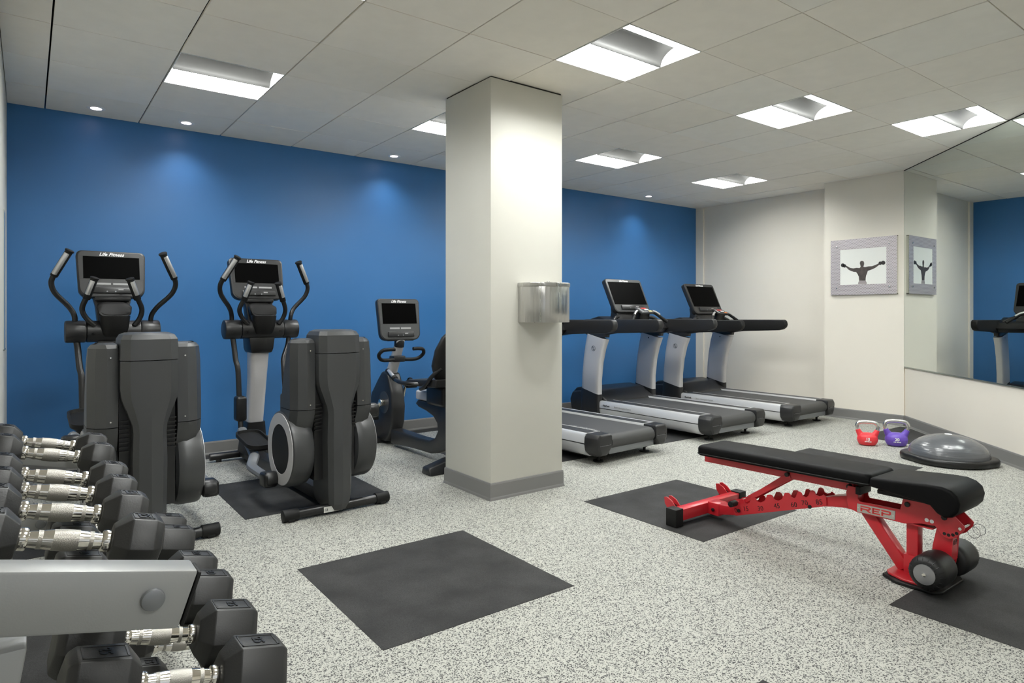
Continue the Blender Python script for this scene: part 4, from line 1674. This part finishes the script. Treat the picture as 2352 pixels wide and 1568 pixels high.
PROTO = {}
ORD = ['nearest', 'second', 'third', 'fourth', 'fifth', 'sixth']
ROW = ['top tier', 'middle tier', 'bottom tier']
NUM = [['25', '25', '22', '22', '20', '20'], ['25', '25', '20', '20', '30', '30'], ['15', '15', '15', '10', '10', '10']]
SIZ = [[.84, .84, .82, .82, .80, .80], [1.08, 1.08, 1.0, 1.0, .95, .95], [.9, .9, .88, .88, .86, .86]]
LEN = [.076, .112, .085]
for r in range(3):
    xc, zc, ys = TIERS[r]
    for k, y in enumerate(ys):
        key = (SIZ[r][k], NUM[r][k], LEN[r])
        d = copy_tree(PROTO[key]) if key in PROTO else make_dumbbell(*key)
        PROTO.setdefault(key, d)
        d.location = (xc + random.uniform(-.004, .004), y, zc + .0525 * (SIZ[r][k] - SIZ[r][0]) * .6)
        d.rotation_euler = (0, TILT, random.uniform(-.02, .02))
        d['label'] = '%s dumbbell from the camera on the %s of the rack, black hex heads' % (ORD[k], ROW[r])

rk = thing('dumbbell_rack', 'grey steel three-tier dumbbell rack at the left picture border', 'rack', (0, 1.0, 0))
ct, st = math.cos(TILT), math.sin(TILT)
for r, (xc, zc, ys) in enumerate(TIERS):
    M0 = Matrix.Translation((xc, 0, zc)) @ Matrix.Rotation(TILT, 4, 'Y')
    for s in (-1, 1):
        g = G()
        x = s * .108
        zt = (-.0455, -.0575, -.048)[r]
        g.box(x - .022, x + .022, .17, 1.60, zt - .006, zt - .001, 0, 1, M0)
        g.box(x + s * .022 - .003, x + s * .022 + .003, .17, 1.60, zt - .034, zt - .001, 0, 1, M0)
        g.build('tier_rail', 'rack_rail', rk, smooth=0)
    for y0 in (-.045, 1.59):
        g = G()
        x1 = .123 if r == 0 else -.12
        dz_ = 0.0 if y0 < 0 else -.10
        g.prism([(-.24, -.016 + dz_), (x1 - .008, -.016 + dz_), (x1, .060 + dz_), (-.24, .060 + dz_)], 'y', y0, y0 + .05, bev=.004, seg=2, M=Matrix.Translation((xc, 0, zc)) @ Matrix.Rotation(TILT, 4, 'Y'))
        ar = g.build('tier_arm', 'rack_grey', rk, smooth=40)
        g = G()
        p0 = M0 @ Vector((x1 - .048, y0 - .007, .024 + dz_))
        p1 = M0 @ Vector((x1 - .048, y0 + .002, .024 + dz_))
        g.cyl(tuple(p0), tuple(p1), .0145, 24, .004)
        g.build('bolt_cap', 'steel_grey', ar)
        g = G()
        g.prism([(x1 - .006, -.014 + dz_), (x1 - .001, -.014 + dz_), (x1 + .006, .057 + dz_), (x1 + .001, .057 + dz_)], 'y', y0 + .003, y0 + .047, bev=.002, M=M0)
        g.build('arm_plug', 'rubber_black', ar)
for y0 in (-.03, 1.60):
    g = G()
    top = Vector((-.045, 0, .80))
    bot = Vector((-.045 - .78 * math.tan(R(4)) , 0, .03))
    g.loft([[(top.x + x, y, top.z) for x, y in ((-.045, y0), (.045, y0), (.045, y0 + .06), (-.045, y0 + .06))], [(-.075 + x, y, .62) for x, y in ((-.045, y0), (.045, y0), (.045, y0 + .06), (-.045, y0 + .06))], [(bot.x + x, y, .02) for x, y in ((-.045, y0), (.045, y0), (.045, y0 + .06), (-.045, y0 + .06))]], bev=.004)
    g.build('post', 'rack_grey', rk, smooth=40)
    g = G()
    g.box(-.30, .42 if y0 < 0 else -.04, y0, y0 + .06, 0.002, .05, .006)
    g.build('base_foot', 'rack_grey', rk)


# ------------------------------------------------------------------ kettlebells and balance dome
def remeshed(name, g, m, parent, voxel, it):
    o = g.build(name, m, None, smooth=180)
    md = o.modifiers.new('r', 'REMESH')
    md.mode = 'VOXEL'
    md.voxel_size = voxel
    sm = o.modifiers.new('s', 'SMOOTH')
    sm.iterations = it
    sm.factor = .5
    bpy.context.view_layer.update()
    me = bpy.data.meshes.new_from_object(o.evaluated_get(bpy.context.evaluated_depsgraph_get()))
    me.polygons.foreach_set('use_smooth', [True] * len(me.polygons))
    me.name = name
    bpy.data.objects.remove(o)
    me.materials.clear()
    me.materials.append(MATS[m])
    return link(name, me, parent)


def make_kettlebell(label, loc, rotz, m, num, k):
    t = thing('kettlebell', label, 'kettlebell', loc, rotz, 'pair of coloured kettlebells on the floor')
    t.scale = (k, k, k)
    g = G()
    g.lathe([(0, .002), (.055, .002), (.070, .010), (.082, .035), (.086, .060), (.080, .085), (.064, .105), (.045, .116), (0, .118)], 32, Matrix.Diagonal((1.05, .88, 1, 1)))
    for s in (-1, 1):
        g.tube([(s * .050, 0, .085), (s * .066, 0, .11), (s * .078, 0, .133), (s * .083, 0, .147)], [.034, .028, .0225, .0205], 16)
    bd = remeshed('bell', g, m, t, .004, 6)
    g = G()
    g.tube([(s_ * x, 0, z) for s_, x, z in ((-1, .080, .140), (-1, .088, .165), (-1, .086, .192), (-1, .068, .212), (-1, .035, .219), (1, .0, .220), (1, .035, .219), (1, .068, .212), (1, .086, .192), (1, .088, .165), (1, .080, .140))], .0165, 14, smooth=5)
    g.build('handle', 'chrome_soft', t)
    text('number', num, .034, 'letter_white', bd, facing_my(.0, -.0762, .066), extrude=.004, bold=.0012)
    text('lettering', 'Life Fitness', .0125, 'letter_white', bd, facing_my(.0, -.0756, .045), extrude=.004, shear=.3, bold=.0004)
    return t


make_kettlebell('red kettlebell marked 15 with a silver handle', (6.145, 2.79, 0), R(-62), 'kettle_red', '15', .96)
make_kettlebell('purple kettlebell marked 20 with a silver handle', (6.315, 2.615, 0), R(-62), 'kettle_purple', '20', 1.03)

bz = thing('balance_dome', 'grey half-ball balance trainer on a black base by the baseboard', 'balance trainer', (5.985, 2.085, 0), R(-68))
g = G()
n = 64
plan = []
for q in range(n):
    a = 2 * math.pi * q / n
    r = .305
    c = abs(math.cos(a))
    bump = max(0, (c - .90) / .10)
    plan.append(((r + .035 * bump ** .6) * math.cos(a), r * math.sin(a)))
rg = []
for k, z in ((.93, .002), (.985, .008), (1.0, .025), (1.0, .042), (.975, .055), (.94, .060), (.90, .060)):
    rg.append([(x * k, y * k, z) for x, y in plan])
g.loft(rg)
g.build('base', 'bosu_base', bz, smooth=40)
prof = []
N_ = 60
for k in range(N_ + 1):
    a = R(88) * k / N_
    rr = .283 * math.cos(a)
    zz = .056 + .165 * math.sin(a)
    if k % 7 == 5 and k < 50:
        rr -= .0009
        zz -= .0005
    prof.append((max(rr, 0), zz))
prof.append((0, prof[-1][1]))
g = G()
g.lathe([(.27, .056)] + prof, 64)
dm = g.build('dome', 'bosu_dome', bz, smooth=60)
g = G()
g.lathe([(0, .2215), (.026, .221), (.026, .2235), (0, .224)], 20)
g.build('top_patch', 'letter_white', dm)
